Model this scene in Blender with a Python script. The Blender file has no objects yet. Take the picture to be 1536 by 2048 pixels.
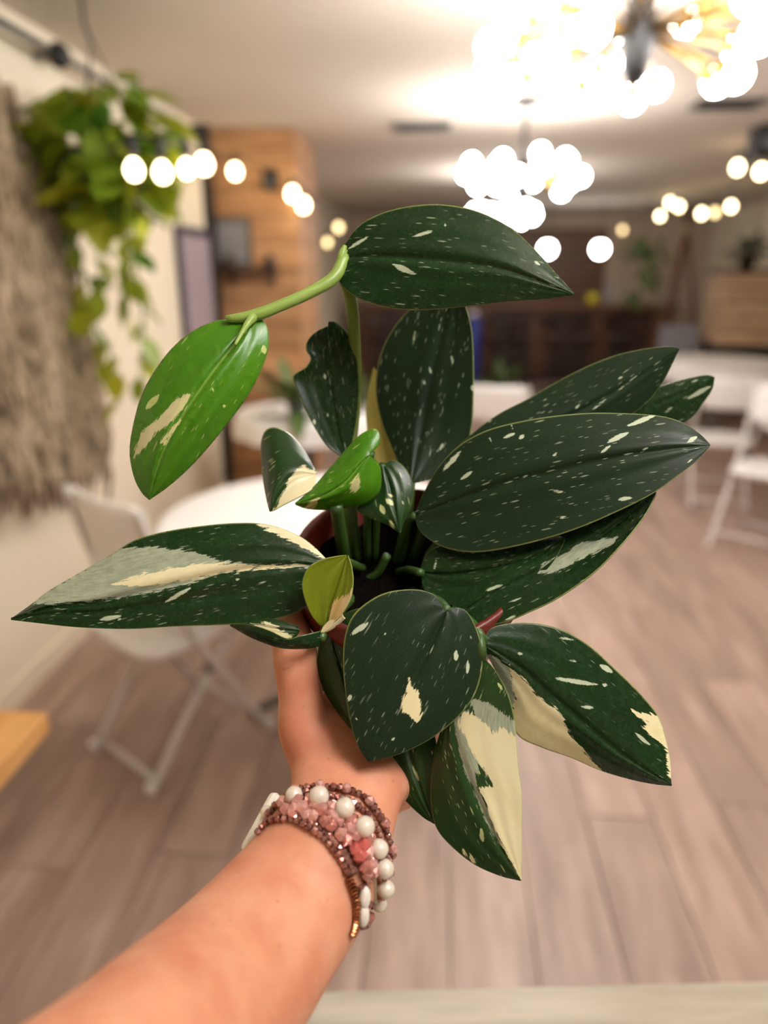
import bpy, bmesh, math, random
import numpy as np
from mathutils import Vector, Matrix, Euler
from mathutils.bvhtree import BVHTree

random.seed(7)
SC = bpy.context.scene
COL = SC.collection

# ------------------------------------------------------------------ camera
F = 1400.0                      # focal length in pixels of the 1536x2048 frame
CAMH = 1.55
VPX, VPY = 885.0, 548.0         # where the room's long axis vanishes
PITCH = math.atan2(1024 - VPY, F)
YAW = math.atan((VPX - 768) / math.hypot(F, 1024 - VPY))
cam_d = bpy.data.cameras.new('camera')
cam_d.sensor_fit = 'HORIZONTAL'
cam_d.sensor_width = 36.0
cam_d.lens = 36.0 * F / 1536.0
cam_d.clip_start = 0.01
cam_d.dof.use_dof = True
cam_d.dof.focus_distance = 0.375
cam_d.dof.aperture_fstop = cam_d.lens / 8.0
cam = bpy.data.objects.new('camera', cam_d)
COL.objects.link(cam)
cam.location = (0, 0, CAMH)
cam.rotation_euler = (math.pi / 2 - PITCH, 0, YAW)
SC.camera = cam
CM = Matrix.Translation(cam.location) @ Euler(cam.rotation_euler).to_matrix().to_4x4()
CMN = np.array(CM)
CR = CM.to_3x3()


def P(u, v, d):
    """frame pixel + distance along the lens axis -> world point"""
    return CM @ Vector(((u - 768) / F * d, -(v - 1024) / F * d, -d))


def at_y(u, v, y):
    a = CM.translation
    r = P(u, v, 1) - a
    return a + r * ((y - a.y) / r.y)


def at_z(u, v, z):
    a = CM.translation
    r = P(u, v, 1) - a
    return a + r * ((z - a.z) / r.z)


def at_x(u, v, x):
    a = CM.translation
    r = P(u, v, 1) - a
    return a + r * ((x - a.x) / r.x)


# ------------------------------------------------------------------ world, exposure
w = bpy.data.worlds.new('world')
SC.world = w
w.use_nodes = True
w.node_tree.nodes['Background'].inputs[0].default_value = (1.0, 0.9, 0.78, 1)
w.node_tree.nodes['Background'].inputs[1].default_value = 0.05
SC.view_settings.view_transform = 'Standard'
SC.view_settings.look = 'None'
SC.view_settings.exposure = 0.0
SC.view_settings.gamma = 1.0
SC.view_settings.use_curve_mapping = False
GLOBE_E = 55.0
STRING_E = 14.0
SC.cycles.use_light_tree = False
SC.cycles.max_bounces = 5
SC.cycles.diffuse_bounces = 4
SC.cycles.glossy_bounces = 2
SC.cycles.transmission_bounces = 5
SC.cycles.transparent_max_bounces = 4
SC.cycles.caustics_reflective = False
SC.cycles.caustics_refractive = False

# ------------------------------------------------------------------ materials
M = {}


def srgb(r, g, b):
    f = lambda c: (c / 255 / 12.92) if c <= 10 else (((c / 255) + 0.055) / 1.055) ** 2.4
    return (f(r), f(g), f(b), 1)


class NT:
    def __init__(s, name):
        s.m = bpy.data.materials.new(name)
        s.m.use_nodes = True
        s.t = s.m.node_tree
        s.b = s.t.nodes['Principled BSDF']
        s.out = s.t.nodes['Material Output']

    def n(s, typ, **kw):
        x = s.t.nodes.new(typ)
        for k, v in kw.items():
            if k.startswith('i_'):
                key = k[2:]
                key = int(key) if key.isdigit() else key.replace('_', ' ')
                s.put(x.inputs[key], v)
            else:
                setattr(x, k, v)
        return x

    def put(s, sock, v):
        if hasattr(v, 'is_output') or isinstance(v, bpy.types.NodeSocket):
            s.t.links.new(v, sock)
        else:
            sock.default_value = v

    def math(s, op, a, b=0.0, c=None, clamp=False):
        x = s.n('ShaderNodeMath', operation=op)
        x.use_clamp = clamp
        s.put(x.inputs[0], a)
        s.put(x.inputs[1], b)
        if c is not None:
            s.put(x.inputs[2], c)
        return x.outputs[0]

    def mix(s, f, a, b):
        x = s.n('ShaderNodeMix', data_type='RGBA')
        s.put(x.inputs[0], f)
        s.put(x.inputs[6], a)
        s.put(x.inputs[7], b)
        return x.outputs[2]

    def step(s, v, lo, hi):
        x = s.n('ShaderNodeMapRange')
        s.put(x.inputs[0], v)
        x.inputs[1].default_value = lo
        x.inputs[2].default_value = hi
        return x.outputs[0]

    def noise(s, vec, scale, detail=3.0, rough=0.5):
        x = s.n('ShaderNodeTexNoise')
        s.put(x.inputs['Vector'], vec)
        x.inputs['Scale'].default_value = scale
        x.inputs['Detail'].default_value = detail
        x.inputs['Roughness'].default_value = rough
        return x.outputs[0]

    def coord(s, which='Object', scale=(1, 1, 1)):
        c = s.n('ShaderNodeTexCoord')
        mp = s.n('ShaderNodeMapping')
        mp.inputs['Scale'].default_value = scale
        s.t.links.new(c.outputs[which], mp.inputs[0])
        return mp.outputs[0]

    def set(s, **kw):
        for k, v in kw.items():
            s.put(s.b.inputs[k.replace('_', ' ')], v)
        return s

    def bump(s, h, strength=0.3, dist=0.002):
        x = s.n('ShaderNodeBump')
        x.inputs['Strength'].default_value = strength
        x.inputs['Distance'].default_value = dist
        s.put(x.inputs['Height'], h)
        s.t.links.new(x.outputs[0], s.b.inputs['Normal'])


def plain(name, col, rough=0.5, metal=0.0, vary=0.12, scale=12.0, **kw):
    k = NT(name)
    c2 = tuple(max(0, min(1, x * (1 - vary))) for x in col[:3]) + (1,)
    k.set(Base_Color=k.mix(k.noise(k.coord(), scale), col, c2), Roughness=rough, Metallic=metal, **kw)
    M[name] = k.m
    return k


def wood(name, c1, c2, rough=0.55, scale=(3, 22, 22), rnd=0.25, bump=0.15, c3=None):
    k = NT(name)
    oi = k.n('ShaderNodeObjectInfo')
    co = k.n('ShaderNodeTexCoord')
    mp = k.n('ShaderNodeMapping')
    mp.inputs['Scale'].default_value = scale
    ad = k.n('ShaderNodeVectorMath', operation='ADD')
    k.put(ad.inputs[0], co.outputs['Object'])
    cmb = k.n('ShaderNodeCombineXYZ')
    r10 = k.math('MULTIPLY', oi.outputs['Random'], 17.0)
    for i in range(3):
        k.put(cmb.inputs[i], r10)
    k.put(ad.inputs[1], cmb.outputs[0])
    k.put(mp.inputs[0], ad.outputs[0])
    n1 = k.noise(mp.outputs[0], 1.0, 5, 0.62)
    n2 = k.noise(ad.outputs[0], 2.2, 2)
    col = k.mix(k.step(n1, 0.3, 0.72), c1, c2)
    if c3:
        col = k.mix(k.step(n2, 0.45, 0.7), col, c3)
    hv = k.n('ShaderNodeHueSaturation')
    k.put(hv.inputs['Color'], col)
    k.put(hv.inputs['Value'], k.math('ADD', k.math('MULTIPLY', oi.outputs['Random'], rnd * 2), 1 - rnd))
    k.set(Base_Color=hv.outputs[0], Roughness=rough)
    k.bump(n1, bump, 0.001)
    M[name] = k.m


plain('wall_paint', srgb(236, 224, 200), 0.9, vary=0.05, scale=2)
plain('ceiling_paint', srgb(206, 194, 180), 0.95, vary=0.05, scale=3)
plain('far_wall_paint', srgb(196, 176, 156), 0.9, vary=0.1, scale=2)
wood('floor_plank', srgb(190, 164, 150), srgb(126, 102, 90), 0.42, (14, 1.6, 14), 0.14, 0.12, srgb(158, 134, 122))
plain('floor_joint', srgb(70, 52, 42), 0.8)
wood('pine', srgb(214, 160, 92), srgb(176, 112, 52), 0.42, (26, 2.5, 26), 0.08, 0.15, srgb(226, 180, 116))
wood('cladding', srgb(198, 154, 108), srgb(140, 92, 54), 0.6, (2.5, 20, 20), 0.22, 0.3)
wood('pallet', srgb(206, 176, 144), srgb(160, 126, 96), 0.65, (2.5, 20, 20), 0.14, 0.3)
wood('limed', srgb(206, 198, 182), srgb(140, 130, 114), 0.7, (3, 26, 26), 0.12, 0.4, srgb(160, 148, 128))
wood('dark_wood', srgb(70, 46, 34), srgb(36, 24, 18), 0.5, (3, 20, 20), 0.2, 0.2)
wood('bar_wood', srgb(120, 78, 54), srgb(84, 52, 36), 0.45, (3, 20, 20), 0.1, 0.2)
plain('white_plastic', srgb(244, 240, 236), 0.45, vary=0.03)
plain('white_metal', srgb(218, 212, 206), 0.4, vary=0.05)
plain('white_cloth', srgb(244, 240, 236), 0.85, vary=0.04)
plain('black_metal', srgb(26, 24, 24), 0.45, vary=0.2)
plain('black_plastic', srgb(20, 19, 19), 0.55, vary=0.2)
plain('grey_metal', srgb(96, 98, 98), 0.4, metal=0.6)
plain('brass', srgb(170, 130, 60), 0.3, metal=1.0)
plain('blue_plastic', srgb(24, 44, 130), 0.4)
plain('grey_cloth', srgb(132, 132, 138), 0.8)
plain('picture_grey', srgb(150, 148, 148), 0.7, vary=0.35, scale=6)
plain('picture_mauve', srgb(172, 158, 166), 0.6, vary=0.3, scale=5)
plain('frame_purple', srgb(74, 64, 82), 0.5)
plain('terracotta', srgb(104, 32, 20), 0.45, vary=0.2)
plain('grey_pot', srgb(80, 84, 92), 0.5)
plain('stem_green', srgb(150, 180, 84), 0.4, vary=0.35, scale=60)
plain('petiole_green', srgb(60, 92, 34), 0.45, vary=0.4, scale=80)
plain('vine_green', srgb(110, 130, 50), 0.6)
plain('wreath_leaf', srgb(84, 96, 80), 0.7, vary=0.4)
plain('fern_leaf', srgb(86, 110, 52), 0.6, vary=0.4)
plain('yellow_fruit', srgb(200, 190, 40), 0.5)
plain('silver', srgb(210, 205, 195), 0.2, metal=1.0)
plain('watch_glass', srgb(240, 236, 220), 0.25, vary=0.03)
plain('strap_cream', srgb(226, 218, 196), 0.6, vary=0.05)

k = plain('soil', srgb(16, 11, 7), 0.95, vary=0.8, scale=300, Specular_IOR_Level=0.05)
k.bump(k.noise(k.coord(), 400, 4), 1.0, 0.004)
k = plain('pearl', srgb(232, 220, 202), 0.22, vary=0.08, scale=200)
k.set(Coat_Weight=0.6, Coat_Roughness=0.1, Specular_IOR_Level=0.7)
k = plain('fresh_pearl', srgb(236, 228, 216), 0.3, vary=0.1, scale=300)
k.set(Coat_Weight=0.4)
k = NT('rose_bead')
oi = k.n('ShaderNodeObjectInfo')
k.set(Base_Color=k.mix(oi.outputs['Random'], srgb(150, 96, 86), srgb(196, 150, 140)), Roughness=0.14, Metallic=0.75)
M['rose_bead'] = k.m
k = NT('pink_crystal')
oi = k.n('ShaderNodeObjectInfo')
k.set(Base_Color=k.mix(oi.outputs['Random'], srgb(190, 120, 108), srgb(232, 180, 170)), Roughness=0.08,
      Metallic=0.35, IOR=1.7, Coat_Weight=1.0, Coat_Roughness=0.03)
M['pink_crystal'] = k.m
k = NT('coral_crystal')
k.set(Base_Color=srgb(222, 112, 104), Roughness=0.1, Transmission_Weight=0.3, Coat_Weight=0.5)
M['coral_crystal'] = k.m
k = NT('copper_bead')
oi = k.n('ShaderNodeObjectInfo')
k.set(Base_Color=k.mix(oi.outputs['Random'], srgb(150, 84, 50), srgb(206, 140, 96)), Roughness=0.22, Metallic=0.9)
M['copper_bead'] = k.m

k = NT('skin')
co = k.coord()
n1 = k.noise(co, 45, 4)
n2 = k.noise(co, 700, 2)
c = k.mix(k.step(n1, 0.35, 0.7), srgb(222, 160, 128), srgb(206, 134, 104))
fk = k.step(k.noise(co, 260, 1), 0.72, 0.80)
c = k.mix(k.math('MULTIPLY', fk, 0.35), c, srgb(150, 90, 66))
k.set(Base_Color=c, Roughness=0.5, Subsurface_Weight=0.25, Subsurface_Scale=0.006, Specular_IOR_Level=0.35)
k.b.inputs['Subsurface Radius'].default_value = (1.0, 0.35, 0.2)
k.bump(k.math('ADD', n2, k.noise(co, 120, 3)), 0.18, 0.0008)
M['skin'] = k.m


def glow(name, col, e):
    k = NT(name)
    k.set(Base_Color=col, Emission_Color=col, Emission_Strength=e, Roughness=0.3)
    M[name] = k.m


glow('lamp_globe', (1.0, 0.97, 0.945, 1), GLOBE_E)
glow('pendant_globe', (1.0, 0.97, 0.92, 1), 30.0)
glow('string_bulb', (1.0, 0.80, 0.48, 1), STRING_E)
glow('string_bulb_dim', (1.0, 0.74, 0.36, 1), STRING_E * 0.35)

# hanging textile
k = NT('shaggy')
co = k.coord('Object', (1, 1, 0.25))
n = k.noise(co, 26, 5, 0.65)
c = k.mix(k.step(n, 0.35, 0.68), srgb(176, 158, 132), srgb(96, 78, 58))
k.set(Base_Color=c, Roughness=0.95)
M['shaggy'] = k.m

# pothos
k = NT('pothos_leaf')
oi = k.n('ShaderNodeObjectInfo')
c = k.mix(oi.outputs['Random'], srgb(70, 108, 24), srgb(186, 190, 50))
k.set(Base_Color=c, Roughness=0.4)
tr = k.n('ShaderNodeBsdfTranslucent')
k.put(tr.inputs[0], k.mix(oi.outputs['Random'], srgb(100, 150, 40), srgb(196, 200, 60)))
mx = k.n('ShaderNodeMixShader')
mx.inputs[0].default_value = 0.3
k.t.links.new(k.b.outputs[0], mx.inputs[1])
k.t.links.new(tr.outputs[0], mx.inputs[2])
k.t.links.new(mx.outputs[0], k.out.inputs[0])
M['pothos_leaf'] = k.m


def leaf_material(name, base, base2, pale, fleck_amt=0.5, rough=0.35, trans=0.1, cream_c=None, grey_c=None, vein=None, spec=0.45):
    """variegated leaf: 'cream' and 'grey' are signed distances of the real colour patches; flecks run with the veins"""
    k = NT(name)
    uv = k.n('ShaderNodeAttribute', attribute_name='luv').outputs['Vector']
    sep = k.n('ShaderNodeSeparateXYZ')
    k.put(sep.inputs[0], uv)
    cr = k.n('ShaderNodeAttribute', attribute_name='cream').outputs['Fac']
    gr = k.n('ShaderNodeAttribute', attribute_name='grey').outputs['Fac']
    ed = k.n('ShaderNodeAttribute', attribute_name='side').outputs['Fac']
    oi = k.n('ShaderNodeObjectInfo')
    ax = k.math('ABSOLUTE', sep.outputs[0])
    # slanted coordinates: flecks follow the side veins
    al = k.math('SUBTRACT', sep.outputs[1], k.math('MULTIPLY', ax, 0.55))
    cb = k.n('ShaderNodeCombineXYZ')
    k.put(cb.inputs[0], k.math('ADD', sep.outputs[0], k.math('MULTIPLY', sep.outputs[1], 0.0)))
    k.put(cb.inputs[1], k.math('MULTIPLY', al, 0.16))
    k.put(cb.inputs[2], k.math('MULTIPLY', oi.outputs['Random'], 3.0))
    jag = k.noise(cb.outputs[0], 900, 3, 0.7)
    jv = k.math('MULTIPLY', k.math('SUBTRACT', jag, 0.5), 26.0)
    st = k.n('ShaderNodeAttribute', attribute_name='streak').outputs['Fac']
    creamm = k.step(k.math('ADD', cr, jv), -0.8, 0.8)
    strm = k.step(k.math('ADD', st, k.math('MULTIPLY', k.math('SUBTRACT', jag, 0.5), 7.0)), -0.2, 1.2)
    greym = k.step(k.math('ADD', gr, jv), -0.8, 0.8)
    big = k.noise(cb.outputs[0], 110, 3)
    col = k.mix(k.math('MULTIPLY', k.step(big, 0.2, 0.85), 0.8), base, base2)
    # side veins
    # fine flecks in three sizes
    fl = None
    for sc, rad, keep in ((420, 0.20, 0.66), (800, 0.24, 0.60), (230, 0.12, 0.76)):
        vo = k.n('ShaderNodeTexVoronoi')
        k.put(vo.inputs['Vector'], cb.outputs[0])
        vo.inputs['Scale'].default_value = sc
        vo.inputs['Randomness'].default_value = 1.0
        sx = k.n('ShaderNodeSeparateColor')
        k.put(sx.inputs[0], vo.outputs['Color'])
        m1 = k.math('MULTIPLY', k.step(vo.outputs['Distance'], rad, rad * 0.55),
                    k.math('GREATER_THAN', sx.outputs[0], keep))
        m1 = k.math('MULTIPLY', m1, k.step(jag, 0.35, 0.5))
        fl = m1 if fl is None else k.math('MAXIMUM', fl, m1)
    clus = k.step(k.noise(cb.outputs[0], 60, 2), 0.28, 0.55)
    fl = k.math('MULTIPLY', k.math('MULTIPLY', fl, clus), fleck_amt)
    fl = k.math('MAXIMUM', fl, k.math('MULTIPLY', strm, 0.9))
    col = k.mix(fl, col, pale)
    # dust: very fine pale speckle of the waxy surface
    col = k.mix(k.math('MULTIPLY', k.step(k.noise(uv, 2600, 2), 0.5, 0.75), 0.07), col, pale)
    if vein:
        vm = k.step(k.math('ABSOLUTE', ed), 0.035, 0.012)
        col = k.mix(k.math('MULTIPLY', vm, 0.5), col, vein)
    gcol = k.mix(k.step(jag, 0.3, 0.7), grey_c or srgb(140, 150, 126), srgb(172, 178, 154))
    col = k.mix(greym, col, gcol)
    col = k.mix(creamm, col, k.mix(k.step(big, 0.3, 0.75), cream_c or srgb(228, 216, 166), srgb(238, 230, 190)))
    # thin pale leaf margin
    rim = k.step(k.math('ABSOLUTE', ed), 0.975, 0.992)
    col = k.mix(k.math('MULTIPLY', rim, 0.65), col, srgb(150, 160, 90))
    rr = k.math('ADD', rough - 0.06, k.math('MULTIPLY', k.noise(uv, 200, 3), 0.14))
    k.set(Base_Color=col, Roughness=rr, Specular_IOR_Level=spec)
    k.bump(k.math('ADD', k.math('MULTIPLY', k.noise(uv, 1200, 3), 0.6), jag), 0.12, 0.0006)
    tr = k.n('ShaderNodeBsdfTranslucent')
    k.put(tr.inputs[0], k.mix(0.25, col, srgb(170, 200, 40)))
    mx = k.n('ShaderNodeMixShader')
    mx.inputs[0].default_value = trans
    k.t.links.new(k.b.outputs[0], mx.inputs[1])
    k.t.links.new(tr.outputs[0], mx.inputs[2])
    k.t.links.new(mx.outputs[0], k.out.inputs[0])
    M[name] = k.m


PALE = srgb(196, 206, 176)
leaf_material('leaf_dark', srgb(14, 32, 16), srgb(24, 46, 24), PALE, 0.55, 0.36, 0.04, spec=0.2)
leaf_material('leaf_deep', srgb(8, 36, 8), srgb(18, 54, 12), PALE, 0.42, 0.26, 0.06, spec=0.3)
leaf_material('leaf_mid', srgb(12, 46, 12), srgb(26, 68, 14), srgb(206, 214, 150), 0.7, 0.3, 0.12)
leaf_material('leaf_fresh', srgb(62, 124, 12), srgb(88, 146, 18), srgb(214, 222, 140), 0.7, 0.27, 0.18,
              cream_c=srgb(216, 212, 140), vein=srgb(150, 180, 80))
leaf_material('leaf_yellow', srgb(112, 126, 14), srgb(132, 146, 24), srgb(214, 222, 140), 0.25, 0.4, 0.25,
              cream_c=srgb(226, 190, 110))
leaf_material('leaf_cream', srgb(226, 214, 140), srgb(216, 200, 126), PALE, 0.1, 0.4, 0.3)


# ------------------------------------------------------------------ mesh helpers
def link(name, me, mat=None, parent=None, loc=None):
    o = bpy.data.objects.new(name, me)
    COL.objects.link(o)
    if mat is not None and me is not None and not me.materials:
        me.materials.append(M[mat])
    if parent is not None:
        o.parent = parent
    if loc is not None:
        o.location = loc
    return o


def mesh(name, v, f, smooth=False):
    me = bpy.data.meshes.new(name)
    me.from_pydata([tuple(x) for x in v], [], f)
    if smooth:
        me.polygons.foreach_set('use_smooth', [True] * len(me.polygons))
    me.update()
    return me


def tag(o, label, cat, group=None):
    o['label'] = label
    o['category'] = cat
    if group:
        o['group'] = group
    return o


def thing(name, label, cat, loc=(0, 0, 0), rz=0.0, group=None):
    o = bpy.data.objects.new(name, None)
    o.empty_display_size = 0.05
    COL.objects.link(o)
    o.location = loc
    o.rotation_euler = (0, 0, rz)
    return tag(o, label, cat, group)


def structure(o):
    o['kind'] = 'structure'
    return o


def bm_box(bm, c, s, rot=None, bevel=0.0):
    r = bmesh.ops.create_cube(bm, size=1.0)
    vs = r['verts']
    for v in vs:
        v.co = Vector((v.co.x * s[0], v.co.y * s[1], v.co.z * s[2]))
    if bevel:
        es = list({e for v in vs for e in v.link_edges})
        rb = bmesh.ops.bevel(bm, geom=es, offset=bevel, segments=2, affect='EDGES', profile=0.5)
        vs = list({v for f in rb['faces'] for v in f.verts} | {v for v in vs if v.is_valid})
    for v in vs:
        if rot is not None:
            v.co = rot @ v.co
        v.co += Vector(c)


def box_me(name, s, bevel=0.0, c=(0, 0, 0), rot=None):
    bm = bmesh.new()
    bm_box(bm, c, s, rot, bevel)
    me = bpy.data.meshes.new(name)
    bm.to_mesh(me)
    bm.free()
    return me


def box(name, c, s, mat, parent=None, bevel=0.0, rot=None):
    me = box_me(name, s, bevel, (0, 0, 0), rot)
    return link(name, me, mat, parent, c)


def catmull(pts, n):
    pts = [np.array(p, float) for p in pts]
    if len(pts) == 2:
        return np.array([pts[0] + (pts[1] - pts[0]) * t for t in np.linspace(0, 1, n)])
    e = [2 * pts[0] - pts[1]] + pts + [2 * pts[-1] - pts[-2]]
    out = []
    for i in range(1, len(e) - 2):
        p0, p1, p2, p3 = e[i - 1:i + 3]
        for t in np.linspace(0, 1, 16, endpoint=False):
            out.append(0.5 * (2 * p1 + (p2 - p0) * t + (2 * p0 - 5 * p1 + 4 * p2 - p3) * t * t
                              + (3 * p1 - p0 - 3 * p2 + p3) * t ** 3))
    out.append(pts[-1])
    out = np.array(out)
    L = np.r_[0, np.cumsum(np.linalg.norm(np.diff(out, axis=0), axis=1))]
    q = np.linspace(0, L[-1], n)
    return np.stack([np.interp(q, L, out[:, j]) for j in range(out.shape[1])], 1)


def tube_vf(pts, rad, seg=8, v0=0, closed=False):
    """tube along pts (Vectors) with radius list"""
    n = len(pts)
    V, Fs = [], []
    up = Vector((0, 0, 1))
    prev = None
    for i, p in enumerate(pts):
        a = pts[(i - 1) % n] if (closed or i > 0) else pts[i]
        b = pts[(i + 1) % n] if (closed or i < n - 1) else pts[i]
        t = (b - a).normalized()
        if prev is None:
            x = t.cross(up)
            if x.length < 1e-3:
                x = t.cross(Vector((1, 0, 0)))
            x.normalize()
        else:
            x = (prev - t * prev.dot(t)).normalized()
        prev = x
        y = t.cross(x)
        r = rad[i] if hasattr(rad, '__len__') else rad
        for j in range(seg):
            an = 2 * math.pi * j / seg
            V.append(p + x * (math.cos(an) * r) + y * (math.sin(an) * r))
    m = n if closed else n - 1
    for i in range(m):
        for j in range(seg):
            a = v0 + i * seg + j
            b = v0 + i * seg + (j + 1) % seg
            c = v0 + ((i + 1) % n) * seg + (j + 1) % seg
            d = v0 + ((i + 1) % n) * seg + j
            Fs.append((a, b, c, d))
    if not closed:
        Fs.append(tuple(v0 + j for j in range(seg))[::-1])
        Fs.append(tuple(v0 + (n - 1) * seg + j for j in range(seg)))
    return V, Fs


def tube(name, pts, rad, mat, parent=None, seg=8, n=None, closed=False):
    pts = [Vector(p) for p in pts]
    if n:
        rr = rad if hasattr(rad, '__len__') else [rad] * len(pts)
        q = catmull([tuple(p) + (r,) for p, r in zip(pts, rr)], n)
        pts = [Vector(x[:3]) for x in q]
        rad = list(q[:, 3])
    V, Fs = tube_vf(pts, rad, seg, 0, closed)
    return link(name, mesh(name, V, Fs, True), mat, parent)


def lathe_me(name, prof, seg=32, smooth=True):
    V, Fs = [], []
    n = len(prof)
    for r, z in prof:
        for j in range(seg):
            a = 2 * math.pi * j / seg
            V.append((r * math.cos(a), r * math.sin(a), z))
    for i in range(n - 1):
        for j in range(seg):
            Fs.append((i * seg + j, i * seg + (j + 1) % seg, (i + 1) * seg + (j + 1) % seg, (i + 1) * seg + j))
    Fs.append(tuple(range(seg))[::-1])
    Fs.append(tuple((n - 1) * seg + j for j in range(seg)))
    return mesh(name, V, Fs, smooth)


def sphere_me(name, r, seg=12, rings=8, sq=(1, 1, 1)):
    bm = bmesh.new()
    bmesh.ops.create_uvsphere(bm, u_segments=seg, v_segments=rings, radius=r)
    for v in bm.verts:
        v.co = Vector((v.co.x * sq[0], v.co.y * sq[1], v.co.z * sq[2]))
    me = bpy.data.meshes.new(name)
    bm.to_mesh(me)
    bm.free()
    me.polygons.foreach_set('use_smooth', [True] * len(me.polygons))
    return me


def copy_tree(o, parent=None):
    c = o.copy()
    COL.objects.link(c)
    c.parent = parent
    for ch in list(o.children):
        copy_tree(ch, c)
    return c


# ------------------------------------------------------------------ the room
XL, XR, YB, YF, ZC = -1.58, 4.2, -2.2, 12.2, 2.45
T = 0.12


def slab(name, lo, hi, mat):
    c = [(a + b) / 2 for a, b in zip(lo, hi)]
    s = [b - a for a, b in zip(lo, hi)]
    return structure(box(name, c, s, mat))


floor = slab('floor', (XL - T, YB - T, -0.12), (XR + T, YF + T, -0.012), 'floor_joint')
slab('ceiling', (XL - T, YB - T, ZC), (XR + T, YF + T, ZC + T), 'ceiling_paint')
slab('wall_left', (XL - T, YB, 0), (XL, YF, ZC), 'wall_paint')
slab('wall_right', (XR, YB, 0), (XR + T, YF, ZC), 'wall_paint')
slab('wall_far', (XL - T, YF, 0), (XR + T, YF + T, ZC), 'far_wall_paint')
slab('wall_near', (XL - T, YB - T, 0), (XR + T, YB, ZC), 'wall_paint')
slab('baseboard_left', (XL, 0.2, 0.0), (XL + 0.015, 5.0, 0.09), 'wall_paint')

# floor planks, laid along the room
PW, PL = 0.205, 1.35
plank_me = box_me('plank', (PW - 0.004, PL - 0.004, 0.012), 0.0)
plank_me.materials.append(M['floor_plank'])
ncol = int(math.ceil((XR - XL) / PW))
for i in range(ncol):
    off = (i * 0.53) % 1.0 * PL
    y = 0.0 + off - PL
    x = XL + PW * (i + 0.5)
    if x + PW / 2 > XR:
        break
    while y < YF - PL:
        if x < 0.30 * (y + PL) * 1.75 + 0.9 and y + PL > 0.4:
            o = link('plank', plank_me, None, floor)
            o.location = (x - floor.location.x, y + PL / 2 - floor.location.y, -0.006 - floor.location.z)
        y += PL

# wood clad pier standing out from the left wall
PX0, PX1, PY0, PY1 = XL, -0.98, 5.05, 5.75
pier = structure(box('wall_pier', ((PX0 + PX1) / 2, (PY0 + PY1) / 2, ZC / 2), (PX1 - PX0 - 0.04, PY1 - PY0 - 0.04, ZC - 0.002), 'dark_wood'))
nb = 14
ph = ZC / nb
for i in range(nb):
    me = box_me('plank', (PX1 - PX0, 0.022, ph - 0.008), 0.003)
    o = link('plank', me, 'cladding', pier)
    o.location = (0.0, PY0 + 0.010 - (PY0 + PY1) / 2 - 0.004 * (i % 2), (i + 0.5) * ph - ZC / 2)
    me = box_me('plank', (0.022, PY1 - PY0 - 0.03, ph - 0.008), 0.003)
    o = link('plank', me, 'cladding', pier)
    o.location = (PX1 - 0.010 - (PX0 + PX1) / 2, 0.012, (i + 0.5) * ph - ZC / 2)
structure(box('trim_1', (XL + 0.03, 4.93, 1.28), (0.06, 0.07, 2.5), 'black_metal'))

# ------------------------------------------------------------------ ceiling vents
for u, v, lab in ((845, 250, 'dark ceiling vent left of the smaller chandeliers'), (1455, 205, 'dark ceiling vent below the large chandelier at the right')):
    p = at_z(u, v, ZC)
    t = thing('ceiling_vent', lab, 'vent', (p.x, p.y, ZC - 0.012), 0, 'ceiling vents')
    for sx, sy, wx, wy in ((0, -0.09, 0.36, 0.02), (0, 0.09, 0.36, 0.02), (-0.17, 0, 0.02, 0.16), (0.17, 0, 0.02, 0.16)):
        box('frame', (sx, sy, 0), (wx, wy, 0.02), 'grey_metal', t)
    for j in range(5):
        box('slat', (0, -0.064 + j * 0.032, 0), (0.32, 0.022, 0.004), 'black_metal', t, rot=Euler((0.6, 0, 0)).to_matrix())

# ------------------------------------------------------------------ chandeliers
globe_me = sphere_me('globe', 0.042, 9, 6)
globe_me.materials.append(M['lamp_globe'])
arm_v, arm_f = tube_vf([Vector((0, 0, 0)), Vector((0, 0, 1))], 0.006, 6)
arm_me = mesh('arm', arm_v, arm_f, True)
arm_me.materials.append(M['brass'])
cup_me = lathe_me('socket', [(0.012, -0.02), (0.022, 0.0), (0.024, 0.02)], 10)
cup_me.materials.append(M['brass'])


def chandelier(loc, label, n=34, rx=0.56, rz=0.22, seed=1):
    rnd = random.Random(seed)
    t = thing('chandelier', label, 'chandelier', (loc[0], loc[1], ZC), 0, 'globe chandeliers in a row')
    drop = ZC - loc[2]
    tube('stem', [(0, 0, 0), (0, 0, -drop - 0.05)], 0.012, 'black_metal', t)
    link('canopy', lathe_me('canopy', [(0.06, -0.03), (0.075, -0.012), (0.075, 0)], 20), 'black_metal', t)
    link('hub', lathe_me('hub', [(0.015, -0.14), (0.04, -0.1), (0.05, 0.0), (0.035, 0.08), (0.012, 0.1)], 16), 'black_metal', t, (0, 0, -drop))
    ga = math.pi * (3 - math.sqrt(5))
    for i in range(n):
        zz = 0.85 - 1.75 * (i + 0.5) / n
        rr = math.sqrt(max(0.05, 1 - zz * zz * 0.85))
        a = i * ga + rnd.uniform(-0.2, 0.2)
        k = rnd.uniform(0.72, 1.0)
        d = Vector((math.cos(a) * rr * rx * k, math.sin(a) * rr * rx * k, zz * rz))
        L = d.length
        q = d.to_track_quat('Z', 'Y')
        ar = link('arm', arm_me, None, t, (0, 0, -drop))
        ar.rotation_mode = 'QUATERNION'
        ar.rotation_quaternion = q
        ar.scale = (1, 1, L)
        cu = link('socket', cup_me, None, t, Vector((0, 0, -drop)) + d * (1 - 0.045 / L))
        cu.rotation_mode = 'QUATERNION'
        cu.rotation_quaternion = q
        link('globe', globe_me, None, t, Vector((0, 0, -drop)) + d)
    return t


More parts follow.
